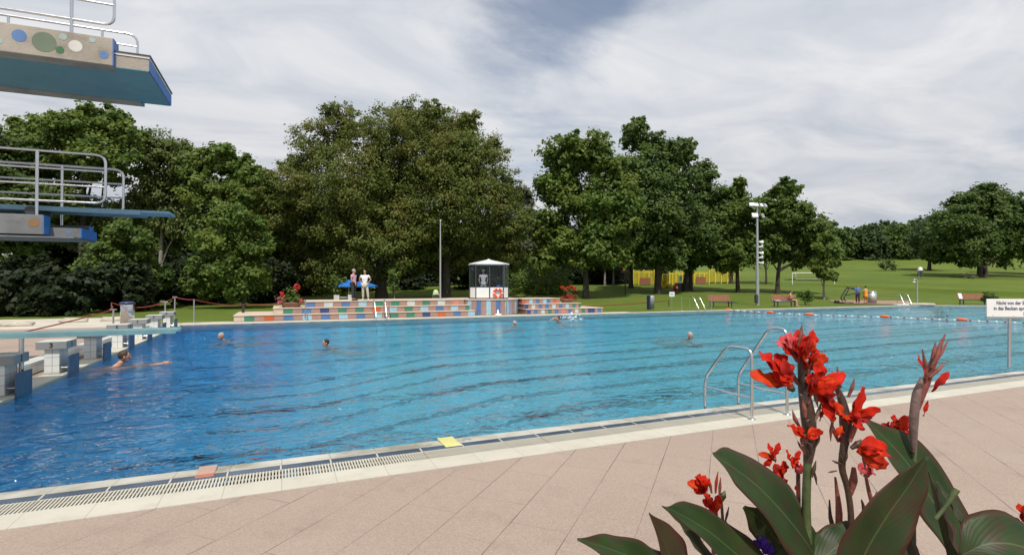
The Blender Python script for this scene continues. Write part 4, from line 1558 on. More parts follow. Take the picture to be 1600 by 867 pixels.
mb.box(kM @ Vector((0.55, -0.80, 0.71)), (0.3, 0.14, 0.03), bev=0.01)
mb.thing('bag', M['blue'], 'small blue bag on the desk behind the kiosk window', 'bag', loc=kM @ Vector((0.55, -0.80, 0.695)))
# life ring
ring = empty('lifebuoy', kM @ Vector((0.50, -1.13, 0.36)), krz, 'orange and white lifebuoy hung on the front of the kiosk', 'lifebuoy')
mb = MB()
vs, fs, mi = [], [], []
N1, N2 = 48, 12
for i in range(N1):
    a = 2 * math.pi * i / N1
    for j in range(N2):
        b = 2 * math.pi * j / N2
        rq = 0.235 + 0.07 * math.cos(b)
        vs.append((rq * math.cos(a), 0.06 * math.sin(b), rq * math.sin(a)))
for i in range(N1):
    for j in range(N2):
        mb.f.append((i * N2 + j, ((i + 1) % N1) * N2 + j, ((i + 1) % N1) * N2 + (j + 1) % N2, i * N2 + (j + 1) % N2))
        mb.m.append(1 if (i % 12) in (0, 11) else 0)
        mb.s.append(True)
mb.v = vs
mb.build('ring', [pmat('orange_ring', (0.72, 0.09, 0.03), 0.45), M['white']], ring)
mb = MB()
for q in range(4):
    a0 = math.pi / 2 * q
    pts = [(0.325 * math.cos(a0 + (math.pi / 2) * k / 6), 0.0, 0.325 * math.sin(a0 + (math.pi / 2) * k / 6)) for k in range(7)]
    mb.tube(pts, 0.008, 6)
mb.build('grab_line', M['white'], ring)

# white fitting at the podium's foot
p = gp(770, 491.5)
root = empty('water_spout', (p.x, FS - 0.45, 0), 0, 'small white spout fitting on the pool edge below the podium', 'spout')
mb = MB()
mb.lathe([(0.0, 0.0), (0.20, 0.0), (0.21, 0.05), (0.12, 0.09), (0.06, 0.12), (0.045, 0.30), (0.03, 0.34), (0.0, 0.35)])
mb.box((0.0, -0.08, 0.06), (0.36, 0.12, 0.06), bev=0.02)
mb.build('nozzle', M['white'], root)

# ================================================================== PEOPLE ON THE STEPS
tp = 0.93
p1_ = yp(552.5, 468, FS + 1.05)
person((p1_.x, p1_.y, tp), R(55), 1.74, 'grey-haired man in a pink shirt and dark trousers standing on the top step', face=(0.15, -1, 0), shirt=cloth((0.55, 0.33, 0.48)), trousers=cloth((0.03, 0.03, 0.035)),
       hair='grey', girth=1.08, pose={'wrl': (-0.12, -0.16, 1.0), 'ell': (-0.23, 0.02, 1.16)}, shoes=M['black'])
p2_ = yp(570, 468, FS + 1.2)
person((p2_.x, p2_.y, tp), R(-20), 1.70, 'man in white t-shirt, pale trousers and sunglasses with hands on hips on the top step', face=(-0.25, -1, 0), shirt=cloth((0.78, 0.78, 0.78)),
       trousers=cloth((0.50, 0.47, 0.38)), hair='dark', girth=1.12, sunglasses=True, shoes=M['white'],
       pose={'ell': (-0.34, 0.08, 1.2), 'wrl': (-0.16, 0.10, 1.04), 'elr': (0.34, 0.08, 1.2), 'wrr': (0.16, 0.10, 1.04), 'knr': (0.16, -0.01, 0.49), 'anr': (0.20, 0.02, 0.09), 'tor': (0.24, -0.13, 0.035)})

pb = at(1340, 48.5)
person((pb.x, pb.y, pb.z), R(-65), 1.72, 'person in a blue top and dark trousers standing on the far paving', face=(0, -1, -0.2), shirt=cloth((0.06, 0.18, 0.50)), sleeve=0.9,
       trousers=cloth((0.08, 0.02, 0.05)), hair='brown', pose={'wrl': (-0.10, -0.28, 1.22), 'ell': (-0.22, -0.02, 1.17), 'wrr': (0.1, -0.28, 1.22), 'elr': (0.22, -0.02, 1.17)}, shoes=M['black'],
       hands=((0.2, -1, 0.1), (-0.2, -1, 0.1)), girth=1.15)
pb = at(1352.5, 48.7)
person((pb.x, pb.y, pb.z), R(160), 1.60, 'woman in a yellow-orange summer dress seen from behind on the far paving', dress=cloth((0.72, 0.30, 0.02)), hair='dark',
       pose={'wrl': (-0.14, -0.22, 1.1), 'wrr': (0.14, -0.22, 1.1)}, shoes=M['black'])

# ================================================================== SWIMMERS
SWIM = {
    'pelvis': ((0, 0.62, -0.22), 0.12), 'spine': ((0, 0.42, -0.19), 0.11), 'chest': ((0, 0.20, -0.11), 0.125), 'neck': ((0, 0.04, 0.03), 0.056), 'head': ((0, -0.02, 0.12), 0.06),
    'shl': ((-0.17, 0.12, -0.07), 0.062), 'ell': ((-0.22, -0.14, -0.14), 0.043), 'wrl': ((-0.12, -0.36, -0.16), 0.028),
    'shr': ((0.17, 0.12, -0.07), 0.062), 'elr': ((0.22, -0.14, -0.14), 0.043), 'wrr': ((0.12, -0.36, -0.16), 0.028),
    'hil': ((-0.09, 0.70, -0.22), 0.09), 'knl': ((-0.13, 1.10, -0.24), 0.055), 'anl': ((-0.12, 1.50, -0.20), 0.036), 'tol': ((-0.12, 1.66, -0.20), 0.03),
    'hir': ((0.09, 0.70, -0.22), 0.09), 'knr': ((0.13, 1.10, -0.24), 0.055), 'anr': ((0.12, 1.50, -0.20), 0.036), 'tor': ((0.12, 1.66, -0.20), 0.03),
}


def swimmer(px, py, rz, label, hair='grey', dz=0.0, arms=None, bald=False, scale=1.0):
    p = gp(px, py, WZ)
    po = {k: v[0] for k, v in SWIM.items()}
    if arms:
        po.update(arms)
    b = person((p.x, p.y, WZ + dz), rz, 1.75 * scale, label, pose=po, face=(0, -1, -0.05), headc=(0, -0.045, 0.185), hair=hair, hands=((0.1, -1, 0), (-0.1, -1, 0)),
               trousers=None, group='swimmers in the pool', bald=bald)
    return b


swimmer(190, 571, R(100), 'dark-haired swimmer stretching his arm forward near the starting blocks', 'brown', -0.01,
        {'wrl': (-0.16, -0.72, 0.01), 'ell': (-0.20, -0.38, -0.04), 'wrr': (0.14, -0.68, -0.02), 'elr': (0.18, -0.34, -0.06)}, scale=1.18)
swimmer(347, 531, R(-55), 'grey-haired swimmer heading left in the deep blue part of the pool', 'grey', -0.05)
swimmer(511, 540, R(-75), 'dark-haired swimmer low in the water at the middle of the pool', 'dark', -0.10)
swimmer(803, 509, R(70), 'swimmer far off below the kiosk, only a pale cap of hair showing', 'grey', -0.08)
swimmer(1077, 530, R(10), 'grey-haired swimmer facing the camera left of the flower spike', 'grey', -0.05)
swimmer(873, 503, R(-80), 'front-crawl swimmer splashing far off at the far wall', 'dark', -0.02, {'ell': (-0.25, -0.05, 0.22), 'wrl': (-0.2, -0.32, 0.12)})
M['foam'] = pmat('white_water', (0.85, 0.88, 0.9), 0.6)
rngs = random.Random(3)
p = gp(893, 500, WZ)
mb = MB()
for q in range(70):
    a, r_ = rngs.uniform(0, 6.28), rngs.uniform(0, 0.5)
    mb.ell((p.x + r_ * math.cos(a) * 1.3, p.y + r_ * math.sin(a), WZ + rngs.uniform(0, 0.42) * (1 - r_)), (rngs.uniform(.015, .045), rngs.uniform(.015, .04), rngs.uniform(.01, .035)), 0, 7, 5)
tag(mb.build('splash', M['foam']), kind='stuff')

# ================================================================== LANE ROPE
rp_ = [Vector((29.0, YF + 0.45, 0.06))] + [Vector((gp(a, b, 0).x, gp(a, b, 0).y, WZ + 0.02)) for a, b in ((1137, 484), (1203, 488.5), (1265, 491.5), (1382, 495), (1503, 500), (1600, 504), (1700, 509))] + [Vector((35.5, 8.0, WZ + 0.02))]
root = empty('lane_rope', rp_[0], 0, 'floating rope of small red and white floats with large orange floats between', 'lane rope')
mb = MB()
mb.tube(rp_, 0.014, 6)
mb.build('rope', M['white'], root, world=True)
tot = 0
FM1, FM2 = None, None
big = [1, 2, 3, 4, 5]
small = 0
for i in range(len(rp_) - 1):
    a, b = rp_[i], rp_[i + 1]
    L = (b - a).length
    nn = int(L / 0.30)
    ang = math.atan2((b - a).y, (b - a).x)
    for k in range(nn):
        if small >= 96:
            break
        if (k == 0) and i in big:
            continue
        q = a.lerp(b, k / nn)
        if FM1 is None:
            m1 = MB()
            m1.tube([(-0.05, 0, 0), (-0.04, 0, 0), (0.04, 0, 0), (0.05, 0, 0)], [0.02, 0.045, 0.045, 0.02], 10)
            FM1 = m1.build('small_float', M['white'], root)
            FM2 = FM1.copy()
            FM2.data = FM1.data.copy()
            FM2.data.materials.clear()
            FM2.data.materials.append(pmat('wine_red', (0.30, 0.02, 0.05), 0.4))
            C.objects.link(FM2)
            f_ = FM1
        else:
            f_ = (FM1, FM2)[small % 2]
            if small > 1:
                f_ = f_.copy()
                C.objects.link(f_)
        if small == 1:
            f_ = FM2
        f_.parent = root
        f_.location = q - rp_[0]
        f_.rotation_euler = (0, 0, ang)
        small += 1
bigm = None
for i in big:
    a, b = rp_[i], rp_[i + 1]
    ang = math.atan2((b - a).y, (b - a).x)
    if bigm is None:
        m1 = MB()
        m1.tube([(-0.38, 0, 0), (-0.34, 0, 0), (-0.22, 0, 0.01), (0.22, 0, 0.01), (0.34, 0, 0), (0.38, 0, 0)], [0.03, 0.10, 0.14, 0.14, 0.10, 0.03], 14)
        bigm = m1.build('large_float', M['orange'], root)
        f_ = bigm
    else:
        f_ = bigm.copy()
        C.objects.link(f_)
        f_.parent = root
    f_.location = a - rp_[0] + Vector((0, 0, 0.03))
    f_.scale = (0.6, 0.6, 0.6)
    f_.rotation_euler = (0, 0, ang)


# ================================================================== POOL LADDERS
# near ladder: two bent tubes standing on the deck and reaching into the water
lx0 = gp(1175, 655)
root = empty('pool_ladder', (lx0.x, lx0.y, 0), 0, 'stainless steel pool ladder with two bent handrails at the near edge behind the red flower', 'ladder')
lad_dx = yp(1168, 600, YN + 0.06).x - yp(1117, 600, YN + 0.06).x
for q, dx in enumerate((0.0, lad_dx)):
    mb = MB()
    zt_ = yp(1165, 544, lx0.y).z - 0.02
    X = lx0.x + dx
    yw = YN + 0.02
    top_in = 0.42
    if q:
        zt_ = yp(1225, 513, lx0.y + 0.1).z
    mb.tube(roundpath([(X, lx0.y, 0.0), (X, lx0.y, zt_), (X, lx0.y + (0.45, 0.30)[q], zt_ + 0.0), (X, yw + 0.04, 0.44), (X, yw + 0.04, -0.9)], 0.13, 7), 0.022, 14)
    mb.tube([(X, lx0.y, 0.30), (X, yw + 0.04, 0.30)], 0.017, 12)
    mb.lathe([(0.0, 0.0), (0.052, 0.0), (0.052, 0.008), (0.03, 0.016), (0.024, 0.02)], c=(X, lx0.y, 0.001))
    mb.build('handrail', M['steel'], root, world=True)
for z_ in (-0.25, -0.5, -0.75):
    mb = MB()
    mb.box((lx0.x + 0.31, YN + 0.07, z_), (0.62, 0.08, 0.03), bev=0.006)
    mb.build('rung', M['steel'], root, world=True)


def far_ladder(pxl, pyl, lab, wdt=0.55, H=0.95, first=None):
    y_ = YF + 0.5
    p = yp(pxl, pyl, y_)
    x_ = p.x
    r_ = empty('pool_ladder', (x_, y_, 0), 0, lab, 'ladder', 'ladders along the far pool edge')
    for dx in (0, wdt):
        m_ = MB()
        m_.tube(roundpath([(dx, 0.35, 0.0), (dx, 0.35, H), (dx, 0.0, H), (dx, -0.62, 0.05), (dx, -0.62, -0.8)], 0.18, 6), 0.024, 10)
        m_.build('handrail', M['steel'], r_)
    return r_


far_ladder(1083, 482, 'arched steel ladder at the far edge left of the nearest bench')
far_ladder(585, 500, 'steel ladder in front of the coloured steps below the white-shirted man', H=1.0)
p = at(1383, 46.5)
r_ = empty('pool_ladder', (XC + 0.4, YF + 0.8, 0), R(-28), 'steel ladder on a white slab at the far right edge below the paving', 'ladder', 'ladders along the far pool edge')
for dx in (0, 0.6):
    m_ = MB()
    m_.tube(roundpath([(dx, 0.35, 0.0), (dx, 0.35, .95), (dx, 0.0, .95), (dx, -0.62, 0.05), (dx, -0.9, -0.8)], 0.18, 6), 0.026, 10)
    m_.build('handrail', M['steel'], r_)
m_ = MB()
m_.box((0.3, -0.1, 0.03), (1.5, 0.6, 0.06), bev=0.01)
m_.build('base_slab', M['white'], r_)


# ---- plain steel rope posts
def post(px, py, Y, h, lab, cap=False):
    p = yp(px, py, Y)
    r_ = empty('rope_post', (p.x, Y, 0), 0, lab, 'post', 'steel posts round the pool')
    m_ = MB()
    m_.tube([(0, 0, -0.01), (0, 0, h)], 0.03, 10)
    m_.build('tube', M['steel'], r_)
    m_ = MB()
    if cap:
        m_.box((0, 0, h + 0.01), (0.20, 0.08, 0.03), bev=0.005)
        m_.build('cap', M['steel'], r_)
    else:
        m_.lathe([(0.06, 0.0), (0.06, 0.012), (0.035, 0.02)])
        m_.build('foot_plate', M['steel'], r_)
    return p


post(477, 495, FS - 0.4, 1.05, 'thin steel post in front of the left end of the top coloured step')
post(608, 495, FS - 0.4, 0.9, 'thin steel post just right of the ladder at the coloured steps')
post(792, 488, FS - 0.3, 0.95, 'thin steel post before the right part of the striped podium')
post(1065, 482, YF + 0.8, 0.95, 'thin steel post right of the small white sign')
post(1111, 481, YF + 0.8, 0.98, 'thin steel post at the left end of the nearest bench')
pa = post(177, 510, 22.5, 1.0, 'capped steel post by the middle starting blocks holding the red rope', True)
pb2 = post(258, 500, 27.2, 1.1, 'capped steel post beside the last starting block', True)
pc2 = post(273, 495, YF + 0.9, 1.25, 'taller capped steel post at the pool corner', True)
pd = post(303, 500, YF + 0.6, 1.15, 'white steel post just right of the far left pool corner')

# red barrier rope sagging from post to post, then on over the grass
def sag(a, b, s, n=8):
    return [a.lerp(b, k / n) - Vector((0, 0, s * 4 * (k / n) * (1 - k / n))) for k in range(n)]


q0 = Vector((-9.0, 19.5, 0.1))
q1 = Vector((pa.x, 22.5, 1.0))
q2 = Vector((gp(208, 505).x, 27.0, 1.1))
q3 = Vector((pb2.x, 27.2, 1.1))
q4 = Vector((pc2.x, YF + 0.9, 1.25))
q5 = Vector((pd.x, YF + 0.6, 1.13))
q6 = Vector((yp(380, 474, FS + 2.6).x, FS + 2.6, yp(380, 476, FS + 2.6).z))
q7 = Vector((yp(440, 476, FS + 2.8).x, FS + 2.8, 0.80))
mb = MB()
path = sag(q0, q1, 0.1) + sag(q1, q2, 0.15) + sag(q2, q3, 0.22) + sag(q3, q4, 0.02) + sag(q4, q5, 0.04) + sag(q5, q6, 0.10) + sag(q6, q7, 0.05) + [q7]
mb.tube(path, 0.022, 6)
mb.thing('barrier_rope', M['redrope'], 'dark red rope strung between the steel posts behind the starting blocks', 'rope', loc=q1)
m_ = MB()
m_.tube([(q6.x, q6.y, 0), (q6.x, q6.y, q6.z + 0.05)], 0.07, 8)
m_.box((q6.x, q6.y, q6.z + 0.02), (0.35, 0.12, 0.06), bev=0.01)
m_.thing('wooden_post', M['bark'], 'short dark wooden post carrying the red rope on the grass', 'post', loc=(q6.x, q6.y, 0))
mb = MB()
a, b = yp(908, 466, FS + 3.2), yp(1045, 466, FS + 5.0)
a.z, b.z = 0.28, 0.5
mb.tube(sag(a, b, 0.1) + [b], 0.03, 6)
mb.thing('barrier_rope', M['redrope'], 'dark red rope lying low across the grass right of the coloured steps', 'rope', loc=a)
for i_, q_ in enumerate((a, b)):
    m_ = MB()
    m_.tube([(q_.x, q_.y, 0), (q_.x, q_.y, q_.z + .04)], 0.03, 8)
    m_.thing('rope_stake', M['bark'], ('low stake at the left end of the rope on the grass' if i_ == 0 else 'low stake at the right end of the rope on the grass, behind the white sign'), 'stake', loc=(q_.x, q_.y, 0))

# stainless cylinder with dark lid by the far blocks
p = yp(208, 510, 26.9)
root = empty('litter_bin', (p.x - 0.2, 26.9, 0), 0, 'tall stainless steel cylinder with a dark lid behind the starting blocks', 'bin')
MB().lathe([(0.0, 0), (0.25, 0), (0.25, 1.02), (0.24, 1.04), (0, 1.04)], n=28).build('body', M['steel'], root)
MB().lathe([(0.0, 1.04), (0.27, 1.04), (0.28, 1.10), (0.2, 1.14), (0, 1.15)], n=28).build('lid', M['navy'], root)

# pale flat stones on the left terrace
rngp = random.Random(8)
for i, (sx_, sy_, sw, lab) in enumerate(((25, 509, 46, 'pale brown boulder on the left terrace behind the turquoise board, leftmost'), (116, 503, 36, 'flat pale stone slab on the terrace edge above starting block 3'),
                                         (175, 501, 30, 'flat pale stone slab beside the stainless cylinder'))):
    p = gp(sx_, sy_)
    D_ = p.y * .919 + p.x * .394
    hw = sw * D_ / FPX / 2
    bm = bmesh.new()
    bmesh.ops.create_icosphere(bm, subdivisions=3, radius=1)
    for v in bm.verts:
        n_ = 1 + 0.16 * math.sin(v.co.x * 5 + i) * math.cos(v.co.y * 4 + v.co.z * 3)
        v.co = Vector((v.co.x * hw * n_, v.co.y * hw * .6 * n_, max(-0.3, min(0.75, v.co.z)) * 0.2 * n_))
    bm.verts.index_update()
    mb = MB()
    mb.add([v.co + Vector((p.x, p.y, 0.05)) for v in bm.verts], [[v.index for v in f.verts] for f in bm.faces], 0, True)
    bm.free()
    mb.thing('boulder', M['stone'], lab, 'stone', loc=(p.x, p.y, 0))

# ================================================================== PLANTERS WITH RED FLOWERS
PET = leaf_material('red_petals', (0.45, 0.02, 0.01), (0.62, 0.06, 0.03), (0.50, 0.10, 0.12))
PIN = leaf_material('pink_petals', (0.55, 0.10, 0.14), (0.65, 0.25, 0.28), (0.50, 0.05, 0.03))


def planter(px, Y, z0, w_, lab, seed, spikes):
    rng = np.random.default_rng(seed)
    c = yp(px, 470, Y)
    root = empty('flower_planter', (c.x, Y, z0), 0, lab, 'flower planter')
    MB().lathe([(0.0, 0.0), (w_ * .55, 0.0), (w_ * .72, 0.22), (w_ * .75, 0.26), (w_ * .66, 0.27), (w_ * .62, 0.2), (0, 0.2)], n=24).build('bowl', M['terracotta'], root)
    lob = [((rng.uniform(-.7, .7) * w_, rng.uniform(-.5, .5) * w_, 0.36), 0.26 * w_) for _ in range(7)] + [((0, 0, 0.75), 0.38 * w_), ((0.12, 0, 0.5), 0.5 * w_)]
    Pp, O = crown_points(lob, 1500, rng, 0.5)
    o = bpy.data.objects.new('foliage', leaf_mesh('foliage', Pp, O, 0.085, rng, LM['bright']))
    C.objects.link(o)
    o.parent = root
    lob2 = [((rng.uniform(-.85, .85) * w_, rng.uniform(-.6, .1) * w_, 0.36 + rng.uniform(-.08, .1)), 0.16 * w_) for _ in range(12)]
    Pp, O = crown_points(lob2, 420, rng, 0.8)
    o = bpy.data.objects.new('small_blossoms', leaf_mesh('small_blossoms', Pp, O, 0.06, rng, PIN if seed % 2 else PET))
    C.objects.link(o)
    o.parent = root
    for (dx, hz) in spikes:
        m_ = MB()
        m_.tube([(dx * 0.5, 0, 0.4), (dx, 0, hz)], 0.012, 6)
        m_.build('flower_stem', M['bark'], root)
        Pp, O = crown_points([((dx, 0, hz), 0.11), ((dx + .05, 0, hz - .12), 0.08)], 40, rng, 0.6)
        o = bpy.data.objects.new('blossom', leaf_mesh('blossom', Pp, O, 0.11, rng, PET))
        C.objects.link(o)
        o.parent = root
    return root


planter(455, FS + 1.2, 0.62, 0.75, 'bowl of red and pink flowers on the left end of the coloured steps', 3, [(0.2, 1.05), (0.3, 1.15), (0.05, 0.85), (-0.45, 0.75)])
planter(886, FS + 1.0, 0.62, 0.62, 'bowl of pink flowers with tall red spikes on the steps right of the kiosk', 4, [(-0.35, 1.0), (0.0, 0.95), (0.3, 1.1), (0.55, 0.95), (-0.15, 0.9)])


# ================================================================== LAWN FURNITURE
def bench(px, py, rz, lab, flap=False, D=None, wd=2.0):
    p = gp(px, py) if D is None else at(px, D)
    root = empty('park_bench', (p.x, p.y, tz(p.x, p.y) if D else 0), rz, lab, 'bench', 'benches on the grass beyond the pool')
    for k in range(5):
        MB().box((0, 0.02 + k * 0.09 - 0.16, 0.44 + 0.004 * k), (wd, 0.075, 0.03), bev=0.006).build('seat_slat', M['wood'], root) if False else None
    m_ = MB()
    for k in range(5):
        m_.box((0, -0.20 + k * 0.095, 0.44), (wd, 0.08, 0.03), bev=0.006)
    m_.build('seat', M['wood'], root)
    m_ = MB()
    for k in range(5):
        m_.box((0, 0.25 + 0.035 * k, 0.54 + 0.088 * k), (wd, 0.025, 0.078), bev=0.006, rx=R(-20))
    m_.build('backrest', M['wood'], root)
    for sx_ in (-1, 1):
        m_ = MB()
        X = sx_ * (wd / 2 - 0.18)
        m_.box((X, -0.18, 0.21), (0.06, 0.07, 0.42), bev=0.008)
        m_.box((X, 0.20, 0.21), (0.06, 0.07, 0.42), bev=0.008)
        m_.box((X, 0.0, 0.40), (0.055, 0.5, 0.05), bev=0.008)
        m_.box((X, 0.34, 0.68), (0.055, 0.05, 0.56), bev=0.008, rx=R(-20))
        m_.build('leg', M['navy'], root)
    m_ = MB()
    m_.box((0, -0.235, 0.415), (wd + .1, 0.03, 0.05))
    m_.build('front_rail', M['navy'], root)
    return root


bench(1127, 479.5, R(-8), 'brown slatted bench beside the steel post at the far pool edge', wd=2.0)
b2 = bench(1226, 478.8, R(-8), 'brown slatted bench by the floodlight mast with a sunbather on it', wd=2.0)
bench(1522, 475.5, R(-24), 'brown slatted bench on the right near the white notice board, a towel on its back', wd=2.5)
b3 = gp(1503, 475.5)
mb = MB()
mb.box((-0.95, 0.33, 0.72), (0.32, 0.06, 0.52), bev=0.02, rx=R(-20))
tw = mb.build('towel', cloth((0.72, 0.70, 0.72)))
bb = gp(1522, 475.5)
tw.location = (bb.x, bb.y, 0)
tw.rotation_euler = (0, 0, R(-24))
tag(tw, 'white towel hung over the left end of the rightmost bench', 'towel')

# sunbather seated at the right end of the middle bench
bl_ = b2.location
sp_ = Matrix.Translation(bl_) @ Matrix.Rotation(R(-8), 4, 'Z') @ Vector((0.55, -0.02, 0))
person(sp_, R(30), 1.68, 'sunbather in swimwear sitting at the right end of the middle bench, reading', face=(0, -1, -0.3), hair='brown', trousers=cloth((0.25, 0.02, 0.03)), leg=0.2,
       pose={'pelvis': (0, 0, 0.55), 'spine': (0, 0.02, 0.74), 'chest': (0, 0.02, 0.93), 'neck': (0, 0.0, 1.10), 'head': (0, -0.03, 1.17), 'shl': (-0.18, 0, 1.02), 'shr': (0.18, 0, 1.02),
             'ell': (-0.24, -0.10, 0.80), 'elr': (0.24, -0.10, 0.80), 'wrl': (-0.08, -0.30, 0.84), 'wrr': (0.08, -0.30, 0.84), 'hil': (-0.09, -0.04, 0.54), 'hir': (0.09, -0.04, 0.54),
             'knl': (-0.12, -0.46, 0.53), 'knr': (0.12, -0.46, 0.53), 'anl': (-0.12, -0.46, 0.10), 'anr': (0.12, -0.5, 0.10), 'tol': (-0.12, -0.62, 0.04), 'tor': (0.12, -0.66, 0.04)},
       hands=((0.2, -1, 0.2), (-0.2, -1, 0.2)))
# beach towel
p = at(1221, 53)
mb = MB()
vs, fs = [], []
for i in range(9):
    for j in range(5):
        vs.append((p.x - 1.1 + i * 0.28, p.y - 0.5 + j * 0.25, tz(p.x - 1.1 + i * .28, p.y - .5 + j * .25) + 0.07 + 0.05 * math.sin(i * 1.7 + j)))
for i in range(8):
    for j in range(4):
        fs.append((i * 5 + j, i * 5 + 5 + j, i * 5 + 6 + j, i * 5 + 1 + j))
mb.add(vs, fs, 0, True)
mb.m = [0 if (k // 4) % 3 else 1 for k in range(len(mb.f))]
mb.thing('beach_towel', [cloth((0.72, 0.72, 0.75)), cloth((0.05, 0.08, 0.3))], 'white and blue beach towel spread on the grass behind the sunbather', 'towel', loc=p)


# floodlight mast
p = at(1183.5, 46.0)
root = empty('floodlight_mast', p, 0, 'grey floodlight mast with a row of lamps on top and white loudspeakers halfway up', 'floodlight mast')
Hm = dp(1185, 322, 46).z - p.z
MB().lathe([(0.16, -0.05), (0.15, 0.3), (0.11, Hm * .5), (0.08, Hm)], n=16).build('pole', M['galv'], root)
m_ = MB()
m_.box((0, 0, Hm - 0.05), (1.7, 0.08, 0.08))
m_.box((0, 0, Hm - 0.75), (1.2, 0.08, 0.08))
m_.build('crossbar', M['galv'], root)


def lamp_head(x, z, rz, big=1.0):
    m_ = MB()
    m_.box((0, 0, 0), (0.42 * big, 0.20, 0.34 * big), bev=0.03, mi=0)
    m_.box((0, -0.105, 0), (0.36 * big, 0.012, 0.28 * big), mi=1)
    o = m_.build('lamp_head', [M['galv'], M['white']], root)
    o.location = (x, -0.12, z)
    o.rotation_euler = (R(-25), 0, rz)
    return o


for x_, rz_ in ((-0.78, -0.5), (-0.28, -0.15), (0.28, 0.15), (0.78, 0.5)):
    lamp_head(x_, Hm + 0.05, rz_)
lamp_head(-0.42, Hm - 0.85, -0.3, 1.3)
lamp_head(0.48, Hm - 0.85, 0.9, 1.2)
for k, zf_ in enumerate((0.64, 0.585, 0.53, 0.475, 0.43)):
    m_ = MB()
    d = Vector((0.7, -0.7, 0.12 if k else 0.4)).normalized() if k % 2 else Vector((1, -0.2, -0.15)).normalized()
    s0 = Vector((0.09, -0.03, Hm * zf_))
    m_.tube([s0, s0 + d * .14, s0 + d * .30, s0 + d * .38], [0.05, 0.06, 0.13, 0.18], 14)
    m_.build('loudspeaker', M['white'], root)
m_ = MB()
m_.box((-0.2, -0.05, 0.55), (0.25, 0.2, 0.7), bev=0.02)
m_.build('switch_box', M['darkgrey'], root)

# flagpole
p = yp(688, 468, FS + 2.2)
root = empty('flagpole', (p.x, FS + 2.2, 0.9), 0, 'tall thin grey flagpole rising behind the coloured steps left of the kiosk', 'flagpole')
hp = yp(691, 346, FS + 2.2).z - 0.9
MB().lathe([(0.055, 0), (0.05, hp * .5), (0.035, hp)], n=12).build('pole', M['galv'], root)
MB().lathe([(0.0, hp + .10), (0.05, hp + .06), (0.05, hp + 0.02), (0.0, hp)], n=12).build('finial', M['white'], root)


# litter-bag holders and bins
def bag_holder(p, lab, lid=(0.5, 0.6, 0.3)):
    root = empty('litter_holder', p, 0, lab, 'litter bin')
    m_ = MB()
    m_.box((0, 0, 1.05), (0.62, 0.5, 0.06), bev=0.01)
    m_.lathe([(0.30, 1.08), (0.28, 1.3), (0.18, 1.46), (0, 1.5)], n=16)
    m_.build('hood', pmat('pale_green_hood', lid, 0.5), root)
    m_ = MB()
    m_.box((0, 0, 0.62), (0.55, 0.45, 0.75), bev=0.04)
    m_.build('bin_body', M['darkgrey'], root)
    m_ = MB()
    m_.tube([(-0.3, 0, 0), (-0.3, 0, 1.06)], 0.03, 8)
    m_.tube([(0.3, 0, 0), (0.3, 0, 1.06)], 0.03, 8)
    m_.build('frame', M['galv'], root)
    return root


q = at(681, 46)
bag_holder((q.x, q.y, q.z - 0.1), 'litter holder with a pale hood on the grass left of the flagpole').scale = (0.85, 0.85, 0.95)
q = at(1438, 95)
bag_holder((q.x, q.y, q.z), 'white-hooded litter holder far up the slope above the shower post', (0.75, 0.75, 0.72)).scale = (1.2, 1.2, 1.35)

p = yp(1018, 474, YF + 3.0)
root = empty('litter_bin', (p.x, YF + 3.0, 0), 0, 'half-round steel litter bin with a dark back on the grass by the small white sign', 'bin')
MB().lathe([(0, 0.05), (0.20, 0.05), (0.20, 0.92), (0.18, 0.97), (0, 0.98)], n=24).build('body', M['galv'], root)
MB().box((-0.20, 0.05, 0.5), (0.14, 0.3, 1.0), bev=0.01).build('back_post', M['navy'], root)
p = at(1362.5, 49.3)
root = empty('litter_bin', p, 0, 'round grey metal litter bin right of the woman in the yellow dress', 'bin')
MB().lathe([(0, 0), (0.36, 0), (0.36, 1.0), (0, 1.02)], n=24).build('body', M['galv'], root)
MB().lathe([(0.37, 1.0), (0.39, 1.06), (0.30, 1.12), (0, 1.13)], n=24).build('lid', M['steel'], root)

# small white sign
p = yp(1049.5, 480, YF + 0.9)
root = empty('small_sign', (p.x, YF + 0.9, 0), 0, 'small white sign on a thin post at the far pool edge', 'sign')
MB().tube([(0, 0, 0), (0, 0, 0.98)], 0.025, 8).build('post', M['steel'], root)
m_ = MB()
m_.box((0, -0.03, 1.13), (0.44, 0.02, 0.32), bev=0.004)
bd = m_.build('board', M['white'], root)
m_ = MB()
for k, (wq, zq) in enumerate(((0.24, 1.18), (0.32, 1.11))):
    xx = -wq / 2
    rr_ = random.Random(k)
    while xx < wq / 2:
        l_ = rr_.uniform(0.02, 0.05)
        m_.box((xx + l_ / 2, -0.043, zq), (l_, 0.003, 0.03))
        xx += l_ + 0.012
m_.build('lettering', M['black'], bd)

# shower post right
p = at(1433, 46.5)
root = empty('shower', p, 0, 'thin grey shower post with a curved white head on the lawn at right', 'shower')
m_ = MB()
m_.tube(roundpath([(0, 0, 0), (0, 0, 2.2), (-0.42, 0, 2.2), (-0.42, 0, 2.0)], 0.2), 0.055, 10)
m_.build('pipe', M['galv'], root)
MB().lathe([(0.05, 2.02), (0.13, 1.98), (0.13, 1.95), (0, 1.95)], c=(-0.42, 0, 0)).build('shower_head', M['white'], root)
m_ = MB()
m_.lathe([(0, 0.0), (1.3, 0.0), (1.2, 0.14), (0.4, 0.16), (0, 0.16)], n=20)
m_.build('stone_base', M['stone'], root)

